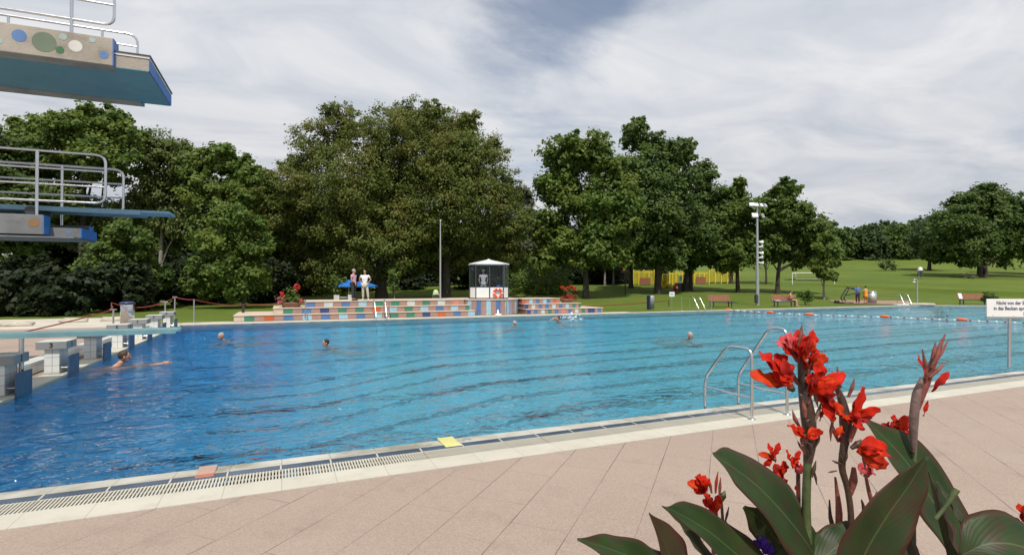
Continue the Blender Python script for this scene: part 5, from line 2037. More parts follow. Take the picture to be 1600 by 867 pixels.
# paved terrace beyond the far edge
def terrain_patch(corners, n, name, mat, dz=0.03):
    mb = MB()
    vs, fs = [], []
    A, B, Cc, Dd = [Vector((c.x, c.y, 0)) for c in corners]
    for i in range(n + 1):
        for j in range(n + 1):
            q = A.lerp(B, i / n).lerp(Dd.lerp(Cc, i / n), j / n)
            vs.append((q.x, q.y, tz(q.x, q.y) + dz))
    for i in range(n):
        for j in range(n):
            a = i * (n + 1) + j
            fs.append((a, a + n + 1, a + n + 2, a + 1))
    mb.add(vs, fs, 0, True)
    return tag(mb.build(name, mat), kind='structure')


terrain_patch([at(1322, 48.3), at(1418, 46.5), at(1422, 53.5), at(1292, 54.5)], 10, 'far_terrace', pmat('red_paving', (0.30, 0.19, 0.14), 0.9, 0, 0.2, 1.5, dirt=0.3))

# exercise cart / folded lounger: black tubular frame
p = at(1322, 49.5)
root = empty('garden_trolley', p, R(-20), 'black tubular trolley with a tilted frame on the far terrace', 'trolley')
m_ = MB()
m_.tube([(-0.9, 0, 0.06), (0.7, 0, 0.05)], 0.07, 8)
m_.tube(roundpath([(-0.2, -0.2, 0.2), (-0.4, -0.2, 0.5), (0.2, -0.2, 1.45), (0.9, -0.2, 1.3)], 0.2), 0.05, 8)
m_.tube(roundpath([(-0.2, 0.2, 0.2), (-0.4, 0.2, 0.5), (0.2, 0.2, 1.45), (0.9, 0.2, 1.3)], 0.2), 0.05, 8)
m_.tube([(0.2, -0.2, 1.45), (0.2, 0.2, 1.45)], 0.04, 8)
m_.tube([(-0.1, 0, 0.75), (0.9, 0, 0.9), (1.2, 0, 1.3)], 0.05, 8)
m_.build('frame', M['black'], root)
for x_, y_ in ((-0.9, -0.2), (-0.9, 0.2)):
    m_ = MB()
    m_.tube([(x_, y_ - 0.03, 0.14), (x_, y_ + 0.03, 0.14)], 0.14, 16)
    m_.build('wheel', M['black'], root)

# football goals
def goal(pl, D1, pr, D2, hgt, lab, r=0.06, drop=0.0):
    a, b = at(pl, D1), at(pr, D2)
    root = empty('goal', (a + b) / 2, 0, lab, 'goal')
    m_ = MB()
    m_.tube([a, a + Vector((0, 0, hgt)), ], r, 8)
    m_.build('goalpost', M['white'], root, world=True)
    m_ = MB()
    m_.tube([b, b + Vector((0, 0, hgt))], r, 8)
    m_.build('goalpost', M['white'], root, world=True)
    m_ = MB()
    m_.tube([a + Vector((0, 0, hgt)), b + Vector((0, 0, hgt))], r, 8)
    if drop:
        a2, b2_ = a.lerp(b, 0.08), a.lerp(b, 0.92)
        m_.tube([a2 + Vector((0, 0, hgt)), a2 + Vector((0, 0, hgt - drop)), b2_ + Vector((0, 0, hgt - drop)), b2_ + Vector((0, 0, hgt))], r * .8, 8)
    m_.build('crossbar', M['white'], root, world=True)


goal(1238, 84, 1304, 84, 1.75, 'white goal frame on the rising lawn behind the slim young tree', drop=0.95)

# info board, red bin, tube slide and playground
p = at(1039, 74)
root = empty('tube_slide', p, 0, 'bright yellow upright tube slide beside the thick dark trunk', 'slide')
Hs = dp(1039, 428, 74).z - p.z
MB().lathe([(0.46, 0), (0.46, 0.1), (0.40, 0.15), (0.40, Hs * .45), (0.43, Hs * .47), (0.40, Hs * .5), (0.40, Hs * .9), (0.3, Hs * .98), (0, Hs)], n=20).build('tube', M['yellow'], root)
m_ = MB()
m_.box((0.1, -0.5, 0.3), (0.8, 0.7, 0.5), bev=0.1)
m_.build('chute', M['yellow'], root)
p = at(1055.5, 66)
root = empty('red_bin', p, 0, 'small red bin with a white emblem on the shaded grass by the slide', 'bin')
MB().lathe([(0, 0.1), (0.22, 0.1), (0.27, 0.5), (0.25, 0.85), (0, 0.9)], n=18).build('body', M['red'], root)
MB().disc((0, -0.275, 0.5), 0.13, (0, -1, 0)).build('emblem', M['white'], root)
MB().box((0.0, 0.1, 0.1), (0.3, 0.2, 0.2)).build('foot', M['darkgrey'], root)
p = at(1063, 68)
root = empty('information_board', p, 0, 'small white and blue information board on a dark base between the tree trunks', 'information board')
MB().box((0, 0.1, 0.5), (1.2, 0.4, 1.0), bev=0.03).build('base', M['darkgrey'], root)
m_ = MB()
m_.box((0, -0.05, 1.45), (0.55, 0.04, 0.85), mi=0, bev=0.01)
m_.box((0, -0.075, 1.5), (0.3, 0.01, 0.5), mi=1)
m_.build('panel', [M['white'], M['lightblue']], root)
p = at(977, 60)
root = empty('feeder_post', p, 0, 'dark wooden post with a small roofed box standing on the shaded lawn', 'post')
MB().tube([(0, 0, 0), (0, 0, 1.9)], 0.07, 8).build('post', M['bark'], root)
m_ = MB()
m_.box((0, 0, 2.15), (0.6, 0.5, 0.5), bev=0.02)
m_.add([(-0.45, -0.4, 2.4), (0.45, -0.4, 2.4), (0.45, 0.4, 2.4), (-0.45, 0.4, 2.4), (0, -0.4, 2.7), (0, 0.4, 2.7)], [(0, 1, 4), (1, 2, 5, 4), (2, 3, 5), (3, 0, 4, 5), (3, 2, 1, 0)])
m_.build('box', M['bark'], root)

M['yellowmesh'] = pmat('yellow_grating', (0.50, 0.47, 0.06), 0.6)
pg = [(912, 948, 88, 435, 'leftmost, partly hidden by thin trunks'), (955, 988, 86, 432, 'left of the thick dark trunk'), (990, 1022, 80, 421, 'tall frame between two thick trunks'),
      (1046, 1066, 82, 424, 'behind the tube slide'), (1078, 1108, 84, 424, 'right of the double trunk'), (1108, 1146, 86, 419, 'rightmost and tallest')]
for i, (xa, xb, D, top, wd_) in enumerate(pg):
    a, b = at(xa, D), at(xb, D)
    root = empty('climbing_frame', (a + b) / 2, 0, 'yellow climbing frame panel of the playground, ' + wd_, 'playground frame', 'yellow playground frames behind the trees')
    H_ = dp((xa + xb) / 2, top, D).z - a.z
    up = Vector((0, 0, 1))
    npost = 4
    m_ = MB()
    for k in range(npost + 1):
        q = a.lerp(b, k / npost)
        m_.tube([q, q + up * (H_ * (1.0 if k % 2 == 0 else 0.85))], 0.08, 8)
    m_.build('posts', M['yellow'], root, world=True)
    m_ = MB()
    nb = 6
    for k in range(1, nb + 1):
        m_.tube([a + up * H_ * k / (nb + .5), b + up * H_ * k / (nb + .5)], 0.045, 6)
    nv_ = 14
    for k in range(nv_ + 1):
        q = a.lerp(b, k / nv_)
        m_.tube([q + up * 0.3, q + up * H_ * .92], 0.03, 5)
    m_.build('grating', M['yellowmesh'], root, world=True)
    m_ = MB()
    q = a.lerp(b, 0.5)
    m_.box((q.x, q.y + 0.25, q.z + H_ * 0.5), ((b - a).length * 0.98, 0.06, H_ * 0.8), rz=math.atan2((b - a).y, (b - a).x))
    m_.build('panel', M['yellowmesh'], root, world=True)
    if i in (1, 2, 4):
        m_ = MB()
        q = a.lerp(b, 0.5)
        m_.box((q.x, q.y - 0.3, q.z + 0.6), ((b - a).length * 0.5, 0.1, 1.0), rz=math.atan2((b - a).y, (b - a).x))
        m_.build('board', M['wood'] if i != 1 else M['black'], root, world=True)
    if i == 1:
        m_ = MB()
        q = a.lerp(b, 0.35)
        m_.box((q.x, q.y - 0.3, q.z + 2.1), ((b - a).length * 0.5, 0.1, 0.35), rz=math.atan2((b - a).y, (b - a).x))
        m_.build('orange_board', M['orange'], root, world=True)

# rear trunks seen in the shade of the maple group
for i, (tx, td, wd_) in enumerate(((986, 72, 'thick dark leaning tree left of the tall yellow frame'), (945, 78, 'thin grey tree left of the feeder post'), (958, 80, 'second thin grey tree, close to the feeder post'),
                                   (1143, 86, 'dark tree behind the slanting trunk'), (1197, 84, 'thin dark tree just right of the mast'))):
    lob = [(tx, 395, 16), (tx - 14, 380, 16), (tx + 14, 385, 16), (tx, 360, 20)]
    tree('woodland_tree', wd_ + ' in the shaded grove', 'tree', tx, td, lob, 4500, 'dark', 0.34, 0.32 if i in (0, 3) else 0.16, 130 + i, 'grove trees behind the maple group', bark='palebark' if i in (1, 2) else 'bark')


def bush(px, D, w_, h_, lab, kind, seed, n=1800, leaf=0.1, name='bush'):
    rng = np.random.default_rng(seed)
    c = at(px, D)
    root = empty(name, c, 0, lab, 'bush')
    lob = [((rng.uniform(-.35, .35) * w_, rng.uniform(-.3, .3) * w_, h_ * rng.uniform(.35, .75)), w_ * .32) for _ in range(7)]
    Pp, O = crown_points(lob, n, rng, 0.45)
    Pp[:, 2] = np.abs(Pp[:, 2])
    o = bpy.data.objects.new('foliage', leaf_mesh('foliage', Pp, O, leaf, rng, LM[kind]))
    C.objects.link(o)
    o.parent = root
    m_ = MB()
    for k in range(5):
        m_.tube([(0, 0, -0.1), (rng.uniform(-.2, .2) * w_, rng.uniform(-.2, .2) * w_, h_ * .6)], 0.02, 5)
    m_.build('stem', M['bark'], root)
    return root


bush(1258, 46.5, 1.3, 1.35, 'rounded green bush between the sunbather and the small slim tree', 'maple', 201)
bush(1544, 46.5, 1.1, 1.1, 'small dark bush behind the rightmost bench', 'dark', 202)
bush(1384, 125, 4.5, 3.0, 'thin sapling-like bush alone on the upper slope', 'far', 203, 500, 0.3)
bush(1514, 96, 2.6, 0.4, 'low pale patch of weeds on the slope below the large round tree', 'pale', 204, 300, 0.2)
bush(838, 62, 7.0, 1.9, 'low rounded shrub bank behind the kiosk on the shaded lawn', 'maple', 205, 6000, 0.2)


def sapling(px, D, top, lab, seed):
    rng = np.random.default_rng(seed)
    c = at(px, D)
    root = empty('sapling', c, 0, lab, 'young tree')
    H_ = dp(px, top, D).z - c.z
    lob = [((rng.uniform(-.3, .3), rng.uniform(-.3, .3), H_ * q), 0.42) for q in (0.55, 0.65, 0.75, 0.85, 0.95)]
    Pp, O = crown_points(lob, 420, rng, 0.5)
    o = bpy.data.objects.new('crown', leaf_mesh('crown', Pp, O, 0.14, rng, LM['bright']))
    C.objects.link(o)
    o.parent = root
    MB().tube([(0, 0, 0), (0.03, 0, H_ * .5), (0, 0, H_ * .9)], [0.035, 0.028, 0.015], 6).build('trunk', M['palebark'], root)


sapling(616, 42, 424, 'thin young tree with few leaves standing right of the white-shirted man', 211)
sapling(524, 44, 430, 'thin young tree with few leaves left of the pink-shirted man', 212)

# ---- sitting corner under blue parasols left of the two men
def parasol(px, D, lab, top=3.0):
    c = at(px, D)
    root = empty('parasol', c, 0, lab, 'parasol')
    MB().tube([(0, 0, 0), (0, 0, top - 0.3)], 0.03, 8).build('pole', M['white'], root)
    m_ = MB()
    n_ = 8
    rim = [(1.35 * math.cos(2 * math.pi * k / n_), 1.35 * math.sin(2 * math.pi * k / n_), top - 0.75) for k in range(n_)]
    m_.add(rim + [(0, 0, top - 0.28)], [(k, (k + 1) % n_, n_) for k in range(n_)])
    low_ = [(x, y, z - 0.14) for x, y, z in rim]
    m_.add(rim + low_, [(k, (k + 1) % n_, n_ + (k + 1) % n_, n_ + k) for k in range(n_)])
    m_.build('canopy', M['blue'], root)
    return root


parasol(545, 45, 'blue parasol behind the man in the pink shirt', 2.45)
parasol(566, 47, 'blue parasol showing between the two standing men', 2.4)


def chair(px, D, rz, lab, mat):
    c = at(px, D)
    root = empty('garden_chair', c, rz, lab, 'chair', 'garden chairs under the parasols')
    MB().box((0, 0, 0.43), (0.48, 0.46, 0.04), bev=0.015).build('seat', mat, root)
    m_ = MB()
    for k in range(5):
        m_.box((-0.18 + 0.09 * k, 0.24, 0.68), (0.06, 0.025, 0.46), bev=0.005)
    m_.box((0, 0.24, 0.91), (0.46, 0.03, 0.06), bev=0.01)
    m_.build('backrest', mat, root)
    for x_ in (-0.21, 0.21):
        for y_ in (-0.2, 0.2):
            MB().tube([(x_, y_, 0), (x_ * .9, y_ * .9, 0.42)], 0.02, 6).build('leg', mat, root)
    return root


chair(528, 42, R(20), 'white garden chair left of the parasol pole', M['white'])
chair(545, 43, R(-40), 'white garden chair seen behind the pink-shirted man', M['white'])
chair(559, 42, R(10), 'dark garden chair between the two standing men', M['black'])
c = at(536, 44)
root = empty('garden_table', c, 0, 'round dark garden table under the blue parasols', 'table')
MB().lathe([(0, 0.70), (0.5, 0.70), (0.5, 0.73), (0, 0.73)], n=20).build('tabletop', M['white'], root)
for k in range(4):
    a = k * math.pi / 2 + .4
    MB().tube([(0.35 * math.cos(a), 0.35 * math.sin(a), 0), (0.3 * math.cos(a), 0.3 * math.sin(a), 0.70)], 0.02, 6).build('leg', M['darkgrey'], root)
c = at(515, 42)
root = empty('stone_planter', c, R(5), 'rose-brown stone trough on the grass left of the parasols', 'trough')
m_ = MB()
m_.box((0, 0, 0.28), (0.85, 0.5, 0.5), bev=0.02)
m_.build('trough', M['terracotta'], root)
for x_ in (-0.32, 0.32):
    MB().box((x_, 0, 0.05), (0.12, 0.45, 0.14)).build('foot', M['terracotta'], root)

# ================================================================== NOTICE BOARD AT THE RIGHT
sb = gp(1578, 575)
srz = R(-30)
root = empty('notice_board', (sb.x, sb.y, 0), srz, 'white notice board with dark German lettering on a steel post at the right edge', 'sign')
D_ = sb.y * .919 + sb.x * .394
k_ = D_ / FPX
zb_ = 1.95 - (495 - 441) * k_
zt_ = 1.95 - (467 - 441) * k_
MB().tube([(0, 0.03, 0), (0.03, 0.03, zt_ - 0.05)], 0.032, 14).build('post', M['steel'], root)
bw = 73 * k_ * 1.04
x0_ = -(1578 - 1545) * k_ * 1.01
m_ = MB()
m_.box((x0_ + bw / 2, -0.012, (zb_ + zt_) / 2), (bw, 0.025, zt_ - zb_), bev=0.006)
bd = m_.build('board', M['white'], root)
m_ = MB()
m_.box((x0_ + bw / 2, 0.0, zb_ - 0.018), (bw, 0.045, 0.03), bev=0.004)
m_.build('rail', M['steel'], root)
M['ink'] = pmat('navy_ink', (0.02, 0.03, 0.10), 0.5)
hh = (zt_ - zb_)
for s_, zq, xq in (('Nicht von der Seite', 0.77, 0.5), ('in das Becken springen', 0.47, 0.5), ('D', 0.17, 0.71)):
    t_ = text_mesh(s_, 0.112, bd, M['ink'], (x0_ + bw * xq - (0.0 if s_ != 'D' else 0.0), -0.027, zb_ + hh * zq), (R(90), 0, 0), bold=0.0015)
    t_.scale = (0.80, 1.0, 1.0)
m_ = MB()
for xq in (0.12, 0.5, 0.9):
    m_.ell((x0_ + bw * xq, -0.026, zb_ + 0.03), (0.012, 0.006, 0.012), 0, 8, 6)
m_.build('bolt', M['steel'], root)

# ================================================================== MARKERS ON THE COPING
a = gp(323, 735)
mb = MB()
mb.box((a.x, YN - 0.20, -0.004), (0.17, 0.36, 0.018), bev=0.004, mi=0)
mb.box((a.x, YN - 0.345, 0.003), (0.165, 0.055, 0.022), bev=0.004, mi=1)
mb.thing('edge_marker', [pmat('worn_pink_tile', (0.42, 0.28, 0.22), 0.6, dirt=0.3), pmat('red_tile', (0.45, 0.12, 0.08), 0.5, dirt=0.4)], 'worn red marker tile set across the near pool coping', 'marker', loc=(a.x, YN - .2, 0))
a = gp(703, 691)
mb = MB()
mb.box((a.x, YN - 0.20, -0.004), (0.20, 0.40, 0.018), bev=0.004)
mb.thing('edge_marker', pmat('yellow_tile', (0.58, 0.56, 0.22), 0.5, dirt=0.4), 'yellow marker tile set across the near pool coping', 'marker', loc=(a.x, YN - .2, 0))
a = gp(731, 687)
mb = MB()
mb.lathe([(0, 0.0), (0.055, 0.0), (0.055, 0.006), (0.04, 0.008), (0, 0.004)], c=(a.x, YN - 0.17, -0.010), n=20)
mb.thing('drain_cap', M['galv'], 'small round metal cap in the coping beside the yellow marker', 'drain cap', loc=(a.x, YN - .17, 0))

# ================================================================== RED CANNA IN THE FOREGROUND
def canna_leaf_material():
    m = bpy.data.materials.new('canna_leaf')
    m.use_nodes = True
    t = NT(m.node_tree)
    bs = t.n['Principled BSDF']
    out = t.n['Material Output']
    uv = t.node('ShaderNodeTexCoord')
    sp = t.node('ShaderNodeSeparateXYZ', in_0=uv.outputs['UV'])
    U, V = sp.outputs[0], sp.outputs[1]
    v = t.math('ABSOLUTE', t.math('SUBTRACT', V, 0.5))           # 0 midrib .. 0.5 margin
    n = t.noise(9.0, uv.outputs['Object'], detail=4)
    # side veins sweep forward from the midrib
    ph = t.math('SUBTRACT', t.math('MULTIPLY', U, 42.0), t.math('MULTIPLY', v, 38.0))
    ve = t.math('POWER', t.math('ABSOLUTE', t.math('SINE', ph)), 3.0)
    ph2 = t.math('SUBTRACT', t.math('MULTIPLY', U, 13.0), t.math('MULTIPLY', v, 11.0))
    vb = t.math('SINE', t.math('ADD', ph2, t.math('MULTIPLY', n, 3.0)))
    base = t.mix(t.maprange(n, 0.3, 0.7), (0.012, 0.034, 0.008), (0.030, 0.062, 0.014))
    base = t.mix(t.maprange(vb, -1, 1, 0, 0.18), base, (0.060, 0.100, 0.022))
    base = t.mix(t.math('MULTIPLY', ve, 0.10), base, (0.03, 0.03, 0.015))
    n5 = t.noise(14.0, uv.outputs['Object'], detail=5, rough=0.6, dist=1.0)
    base = t.mix(t.maprange(n5, 0.47, 0.66, 0, 0.8), base, (0.055, 0.030, 0.018))
    mid = t.maprange(v, 0.0, 0.022, 1, 0, smooth=True)
    base = t.mix(t.math('MULTIPLY', mid, 0.75), base, (0.10, 0.14, 0.05))
    attr = t.node('ShaderNodeAttribute', attribute_type='OBJECT', attribute_name='bronze')
    edge = t.maprange(t.math('ADD', v, t.math('MULTIPLY', t.math('SUBTRACT', n, 0.5), 0.12)), 0.38, 0.5, 0, 1, smooth=True)
    br = t.math('ADD', t.math('MULTIPLY', edge, 0.9), attr.outputs['Fac'], clamp=True)
    base = t.mix(br, base, (0.070, 0.024, 0.016))
    t.set(bs.inputs['Base Color'], base)
    bs.inputs['Roughness'].default_value = 0.5
    bs.inputs['Specular IOR Level'].default_value = 0.3
    h = t.math('ADD', t.math('MULTIPLY', ve, -0.2), t.math('MULTIPLY', vb, 0.6))
    b = t.node('ShaderNodeBump', in_Strength=0.3, in_Distance=0.003, in_Height=h)
    t.set(bs.inputs['Normal'], b.outputs[0])
    tr = t.node('ShaderNodeBsdfTranslucent', in_Color=(0.10, 0.20, 0.02, 1))
    mx = t.node('ShaderNodeMixShader', in_0=0.22, in_1=bs.outputs[0], in_2=tr.outputs[0])
    t.l.new(mx.outputs[0], out.inputs['Surface'])
    return m


def petal_material(name, a, b, c):
    m = bpy.data.materials.new(name)
    m.use_nodes = True
    t = NT(m.node_tree)
    bs = t.n['Principled BSDF']
    out = t.n['Material Output']
    uv = t.node('ShaderNodeTexCoord')
    sp = t.node('ShaderNodeSeparateXYZ', in_0=uv.outputs['UV'])
    n = t.noise(30, uv.outputs['Object'], detail=4)
    mp = t.node('ShaderNodeMapping', in_Scale=(2.0, 26.0, 1.0))
    t.l.new(uv.outputs['UV'], mp.inputs['Vector'])
    st = t.noise(1.0, mp.outputs[0], detail=3)
    col = t.mix(t.maprange(n, 0.35, 0.65), a, b)
    col = t.mix(t.maprange(st, 0.45, 0.7, 0, 0.6), col, c)
    col = t.mix(t.maprange(sp.outputs[0], 0.0, 0.25, 0.7, 0.0), col, c)
    t.set(bs.inputs['Base Color'], col)
    bs.inputs['Roughness'].default_value = 0.6
    bs.inputs['Specular IOR Level'].default_value = 0.2
    bm_ = t.node('ShaderNodeBump', in_Strength=0.6, in_Distance=0.002, in_Height=st)
    t.set(bs.inputs['Normal'], bm_.outputs[0])
    tr = t.node('ShaderNodeBsdfTranslucent', in_Color=col)
    mx = t.node('ShaderNodeMixShader', in_0=0.25, in_1=bs.outputs[0], in_2=tr.outputs[0])
    t.l.new(mx.outputs[0], out.inputs['Surface'])
    return m


CL = canna_leaf_material()
PR = petal_material('scarlet_petal', (0.45, 0.004, 0.001), (0.66, 0.018, 0.003), (0.66, 0.05, 0.006))
PO = petal_material('orange_petal', (0.52, 0.018, 0.004), (0.68, 0.050, 0.008), (0.70, 0.12, 0.012))
PK = petal_material('pink_petal', (0.55, 0.015, 0.02), (0.66, 0.09, 0.10), (0.75, 0.40, 0.40))
PD = petal_material('dark_red_petal', (0.30, 0.008, 0.008), (0.50, 0.015, 0.01), (0.45, 0.05, 0.02))
STM = pmat('canna_stem', (0.060, 0.032, 0.020), 0.5, 0, 0.35, 25, bump=0.3, bscale=60)
STG = pmat('canna_green_stem', (0.075, 0.10, 0.035), 0.5, 0, 0.3, 25, bump=0.3, bscale=60)
BUD = pmat('canna_bud', (0.20, 0.055, 0.040), 0.55, 0, 0.45, 30, bump=0.4, bscale=70)
SHE = pmat('canna_bract', (0.17, 0.11, 0.095), 0.6, 0, 0.35, 30, bump=0.4, bscale=70)

plant_base = dp(1345, 1000, 1.25)
pl_xy = Vector((plant_base.x, plant_base.y, 0.62))
canna = empty('canna_plant', pl_xy, 0, 'tall canna with scarlet flowers and broad green leaves filling the lower right foreground', 'flowering plant')
NV = _F


def sheet(name, pts, widths, mat, parent, up=None, fold=0.25, ruffle=0.0, rfreq=5, curl=0.0, nv=9, nu=26, seed=0, bronze=0.0, roll=0.0, asym=0.0):
    """a leaf or petal: spine of world points, half widths along it"""
    rng = random.Random(seed)
    P_ = [Vector(p) for p in pts]
    # Catmull-Rom through the spine
    def cr(t_):
        n_ = len(P_) - 1
        x_ = min(max(t_ * n_, 0), n_ - 1e-6)
        i = int(x_)
        f = x_ - i
        p0 = P_[i - 1] if i > 0 else P_[0] * 2 - P_[1]
        p1, p2 = P_[i], P_[i + 1]
        p3 = P_[i + 2] if i + 2 <= n_ else P_[n_] * 2 - P_[n_ - 1]
        return 0.5 * ((2 * p1) + (-p0 + p2) * f + (2 * p0 - 5 * p1 + 4 * p2 - p3) * f * f + (-p0 + 3 * p1 - 3 * p2 + p3) * f ** 3)

    def wd(t_):
        n_ = len(widths) - 1
        x_ = min(max(t_ * n_, 0), n_ - 1e-6)
        i = int(x_)
        f = x_ - i
        f = f * f * (3 - 2 * f) * 0.5 + f * 0.5
        return widths[i] * (1 - f) + widths[i + 1] * f
    face = Vector(up) if up is not None else -NV
    vs, uvs = [], []
    p1, p2 = rng.uniform(0, 6), rng.uniform(0, 6)
    for i in range(nu + 1):
        t_ = i / nu
        c = cr(t_)
        tg = (cr(min(1, t_ + 0.01)) - cr(max(0, t_ - 0.01))).normalized()
        nn = (face - tg * face.dot(tg))
        nn = nn.normalized() if nn.length > 1e-5 else tg.orthogonal().normalized()
        if roll:
            nn = Matrix.Rotation(roll * t_, 3, tg) @ nn
        sd = tg.cross(nn)
        w_ = wd(t_)
        for j in range(nv + 1):
            q = j / nv * 2 - 1
            wq = w_ * (1 + asym * q)
            off = sd * q * wq * (1 - 0.12 * abs(fold))
            lift = abs(q) * fold * w_ + curl * q * q * w_
            ruf = ruffle * w_ * abs(q) ** 1.6 * math.sin(t_ * rfreq * 2 * math.pi + (p1 if q > 0 else p2))
            vs.append(c + off + nn * (lift + ruf) + sd * (0.25 * ruffle * w_ * (abs(q) > 0.9) * math.sin(t_ * rfreq * 5 + p2)))
            uvs.append((t_, j / nv))
    off0 = Vector((0, 0, 0))
    pp = parent
    while pp is not None:
        off0 += pp.location
        pp = pp.parent
    me = bpy.data.meshes.new(name)
    fs = []
    for i in range(nu):
        for j in range(nv):
            a = i * (nv + 1) + j
            fs.append((a, a + 1, a + nv + 2, a + nv + 1))
    me.from_pydata([tuple(v - off0) for v in vs], [], fs)
    ul = me.uv_layers.new(name='UVMap')
    k = 0
    for f in fs:
        for vi in f:
            ul.data[k].uv = uvs[vi]
            k += 1
    me.polygons.foreach_set('use_smooth', [True] * len(fs))
    me.materials.append(mat)
    o = bpy.data.objects.new(name, me)
    C.objects.link(o)
    o.parent = parent
    if bronze or name == 'leaf':
        o['bronze'] = float(bronze)
    # a real leaf has a little thickness
    so = o.modifiers.new('thickness', 'SOLIDIFY')
    so.thickness = 0.0006
    return o


def pxw(lst, D):
    return [w_ * D / FPX for w_ in lst]


def L(name, pp, ws, D, D2=None, **kw):
    """pp photo pixels along the spine at depths D..D2"""
    D2 = D if D2 is None else D2
    n_ = len(pp) - 1
    pts = [dp(x, y, D + (D2 - D) * i / n_) for i, (x, y) in enumerate(pp)]
    return sheet(name, pts, pxw(ws, (D + D2) / 2), kw.pop('mat', CL), kw.pop('parent', canna), **kw)


UPV = Vector((-0.25, -0.62, 0.74))
# big left leaf
L('leaf', [(1290, 905), (1268, 860), (1232, 812), (1186, 762), (1142, 728), (1114, 709)], [16, 42, 56, 48, 30, 3, ], 1.22, 1.05, up=UPV, fold=0.18, ruffle=0.07, rfreq=2.5, seed=1, curl=-0.12)
L('leaf', [(1225, 925), (1165, 878), (1115, 836), (1072, 808), (1040, 792)], [14, 40, 36, 24, 1], 1.12, 1.02, up=Vector((-0.2, -0.6, 0.8)), fold=0.22, ruffle=0.08, rfreq=2, seed=2)
L('leaf', [(1140, 925), (1100, 868), (1072, 832), (1056, 808), (1034, 790)], [8, 20, 18, 12, 1], 1.20, 1.14, up=Vector((0.5, -0.6, 0.5)), fold=0.3, ruffle=0.08, seed=12, bronze=0.2)
L('leaf', [(1075, 935), (1052, 885), (1035, 842), (1014, 801)], [26, 42, 28, 1], 1.02, 0.98, up=Vector((0.3, -0.85, 0.45)), fold=0.30, ruffle=0.08, rfreq=2, seed=3, bronze=0.55)
L('leaf', [(1060, 905), (1010, 880), (955, 858), (902, 842)], [34, 32, 24, 2], 1.08, 0.98, up=Vector((-0.1, -0.6, 0.8)), fold=0.15, ruffle=0.14, rfreq=2.4, seed=4)
L('leaf', [(1240, 880), (1215, 845), (1188, 812), (1162, 791)], [8, 26, 24, 3], 1.34, 1.30, up=Vector((-0.7, -0.6, 0.2)), fold=0.2, seed=5, bronze=0.15)
# right-hand leaves
L('leaf', [(1520, 905), (1488, 838), (1452, 775), (1408, 712), (1352, 655)], [16, 42, 52, 44, 4], 1.20, 1.30, up=Vector((-0.1, -0.85, 0.55)), fold=0.18, ruffle=0.06, rfreq=2.2, seed=6, asym=0.05)
L('leaf', [(1325, 925), (1352, 862), (1386, 805), (1420, 758), (1449, 712)], [32, 41, 37, 24, 2], 1.02, 1.00, up=Vector((-0.55, -0.75, 0.25)), fold=0.34, ruffle=0.08, rfreq=2.4, seed=7, bronze=0.12)
L('leaf', [(1490, 935), (1478, 868), (1462, 800), (1450, 735)], [58, 56, 30, 4], 1.12, 1.10, up=Vector((0.55, -0.8, -0.15)), fold=0.35, ruffle=0.05, seed=8, bronze=0.10)
L('leaf', [(1530, 905), (1515, 850), (1492, 800), (1462, 752)], [16, 24, 24, 5], 1.06, 1.12, up=Vector((0.3, -0.7, 0.6)), fold=0.2, ruffle=0.12, seed=9)
L('leaf', [(1500, 868), (1540, 850), (1590, 852), (1650, 880), (1700, 920)], [4, 44, 54, 48, 20], 1.02, 1.00, up=Vector((0.15, -0.72, 0.66)), fold=0.15, ruffle=0.08, rfreq=2, seed=10)
L('leaf', [(1250, 905), (1290, 868), (1330, 838), (1372, 828)], [20, 34, 26, 4], 1.16, 1.24, up=Vector((0.0, -0.5, 0.85)), fold=0.15, ruffle=0.1, seed=11)
L('leaf', [(1420, 950), (1408, 880), (1395, 820), (1384, 770)], [40, 44, 26, 3], 1.24, 1.26, up=Vector((0.2, -0.9, 0.3)), fold=0.3, seed=13, bronze=0.3)
L('leaf', [(1440, 905), (1400, 870), (1355, 850), (1310, 846)], [20, 34, 26, 4], 1.12, 1.10, up=Vector((0.0, -0.6, 0.8)), fold=0.2, ruffle=0.1, seed=14)
L('leaf', [(1290, 940), (1275, 890), (1262, 850), (1256, 800)], [20, 26, 20, 3], 1.26, 1.26, up=Vector((0.4, -0.8, 0.3)), fold=0.35, seed=15)


def stem(pp, rad, D, mat=STM, parent=canna, D2=None, name='stem'):
    D2 = D if D2 is None else D2
    n_ = len(pp) - 1
    pts = [dp(x, y, D + (D2 - D) * i / n_) for i, (x, y) in enumerate(pp)]
    m_ = MB()
    # smooth the polyline
    q = []
    for i in range(len(pts) - 1):
        for k in range(4):
            q.append((pts[i].lerp(pts[i + 1], k / 4), (rad[i] * (1 - k / 4) + rad[i + 1] * k / 4) * D / FPX))
    q.append((pts[-1], rad[-1] * D / FPX))
    P2 = [a for a, b in q]
    for _ in range(2):
        P2 = [P2[0]] + [(P2[i - 1] + P2[i] * 2 + P2[i + 1]) / 4 for i in range(1, len(P2) - 1)] + [P2[-1]]
    m_.tube(P2, [b for a, b in q], 10)
    return m_.build(name, mat, parent, world=True)


def base_run(x_, y_, D):
    """carry a stem on from the picture's lower part down to the soil"""
    a = dp(x_, y_, D)
    return a


# main spike
stem([(1300, 1280), (1278, 1000), (1262, 870), (1259, 790), (1262, 720)], [11, 9, 7.5, 6.5, 6], 1.20, STG)
stem([(1262, 722), (1266, 690), (1263, 650), (1256, 612), (1254, 570), (1250, 535)], [6.5, 9.5, 11, 8.5, 7, 4], 1.20, STM)
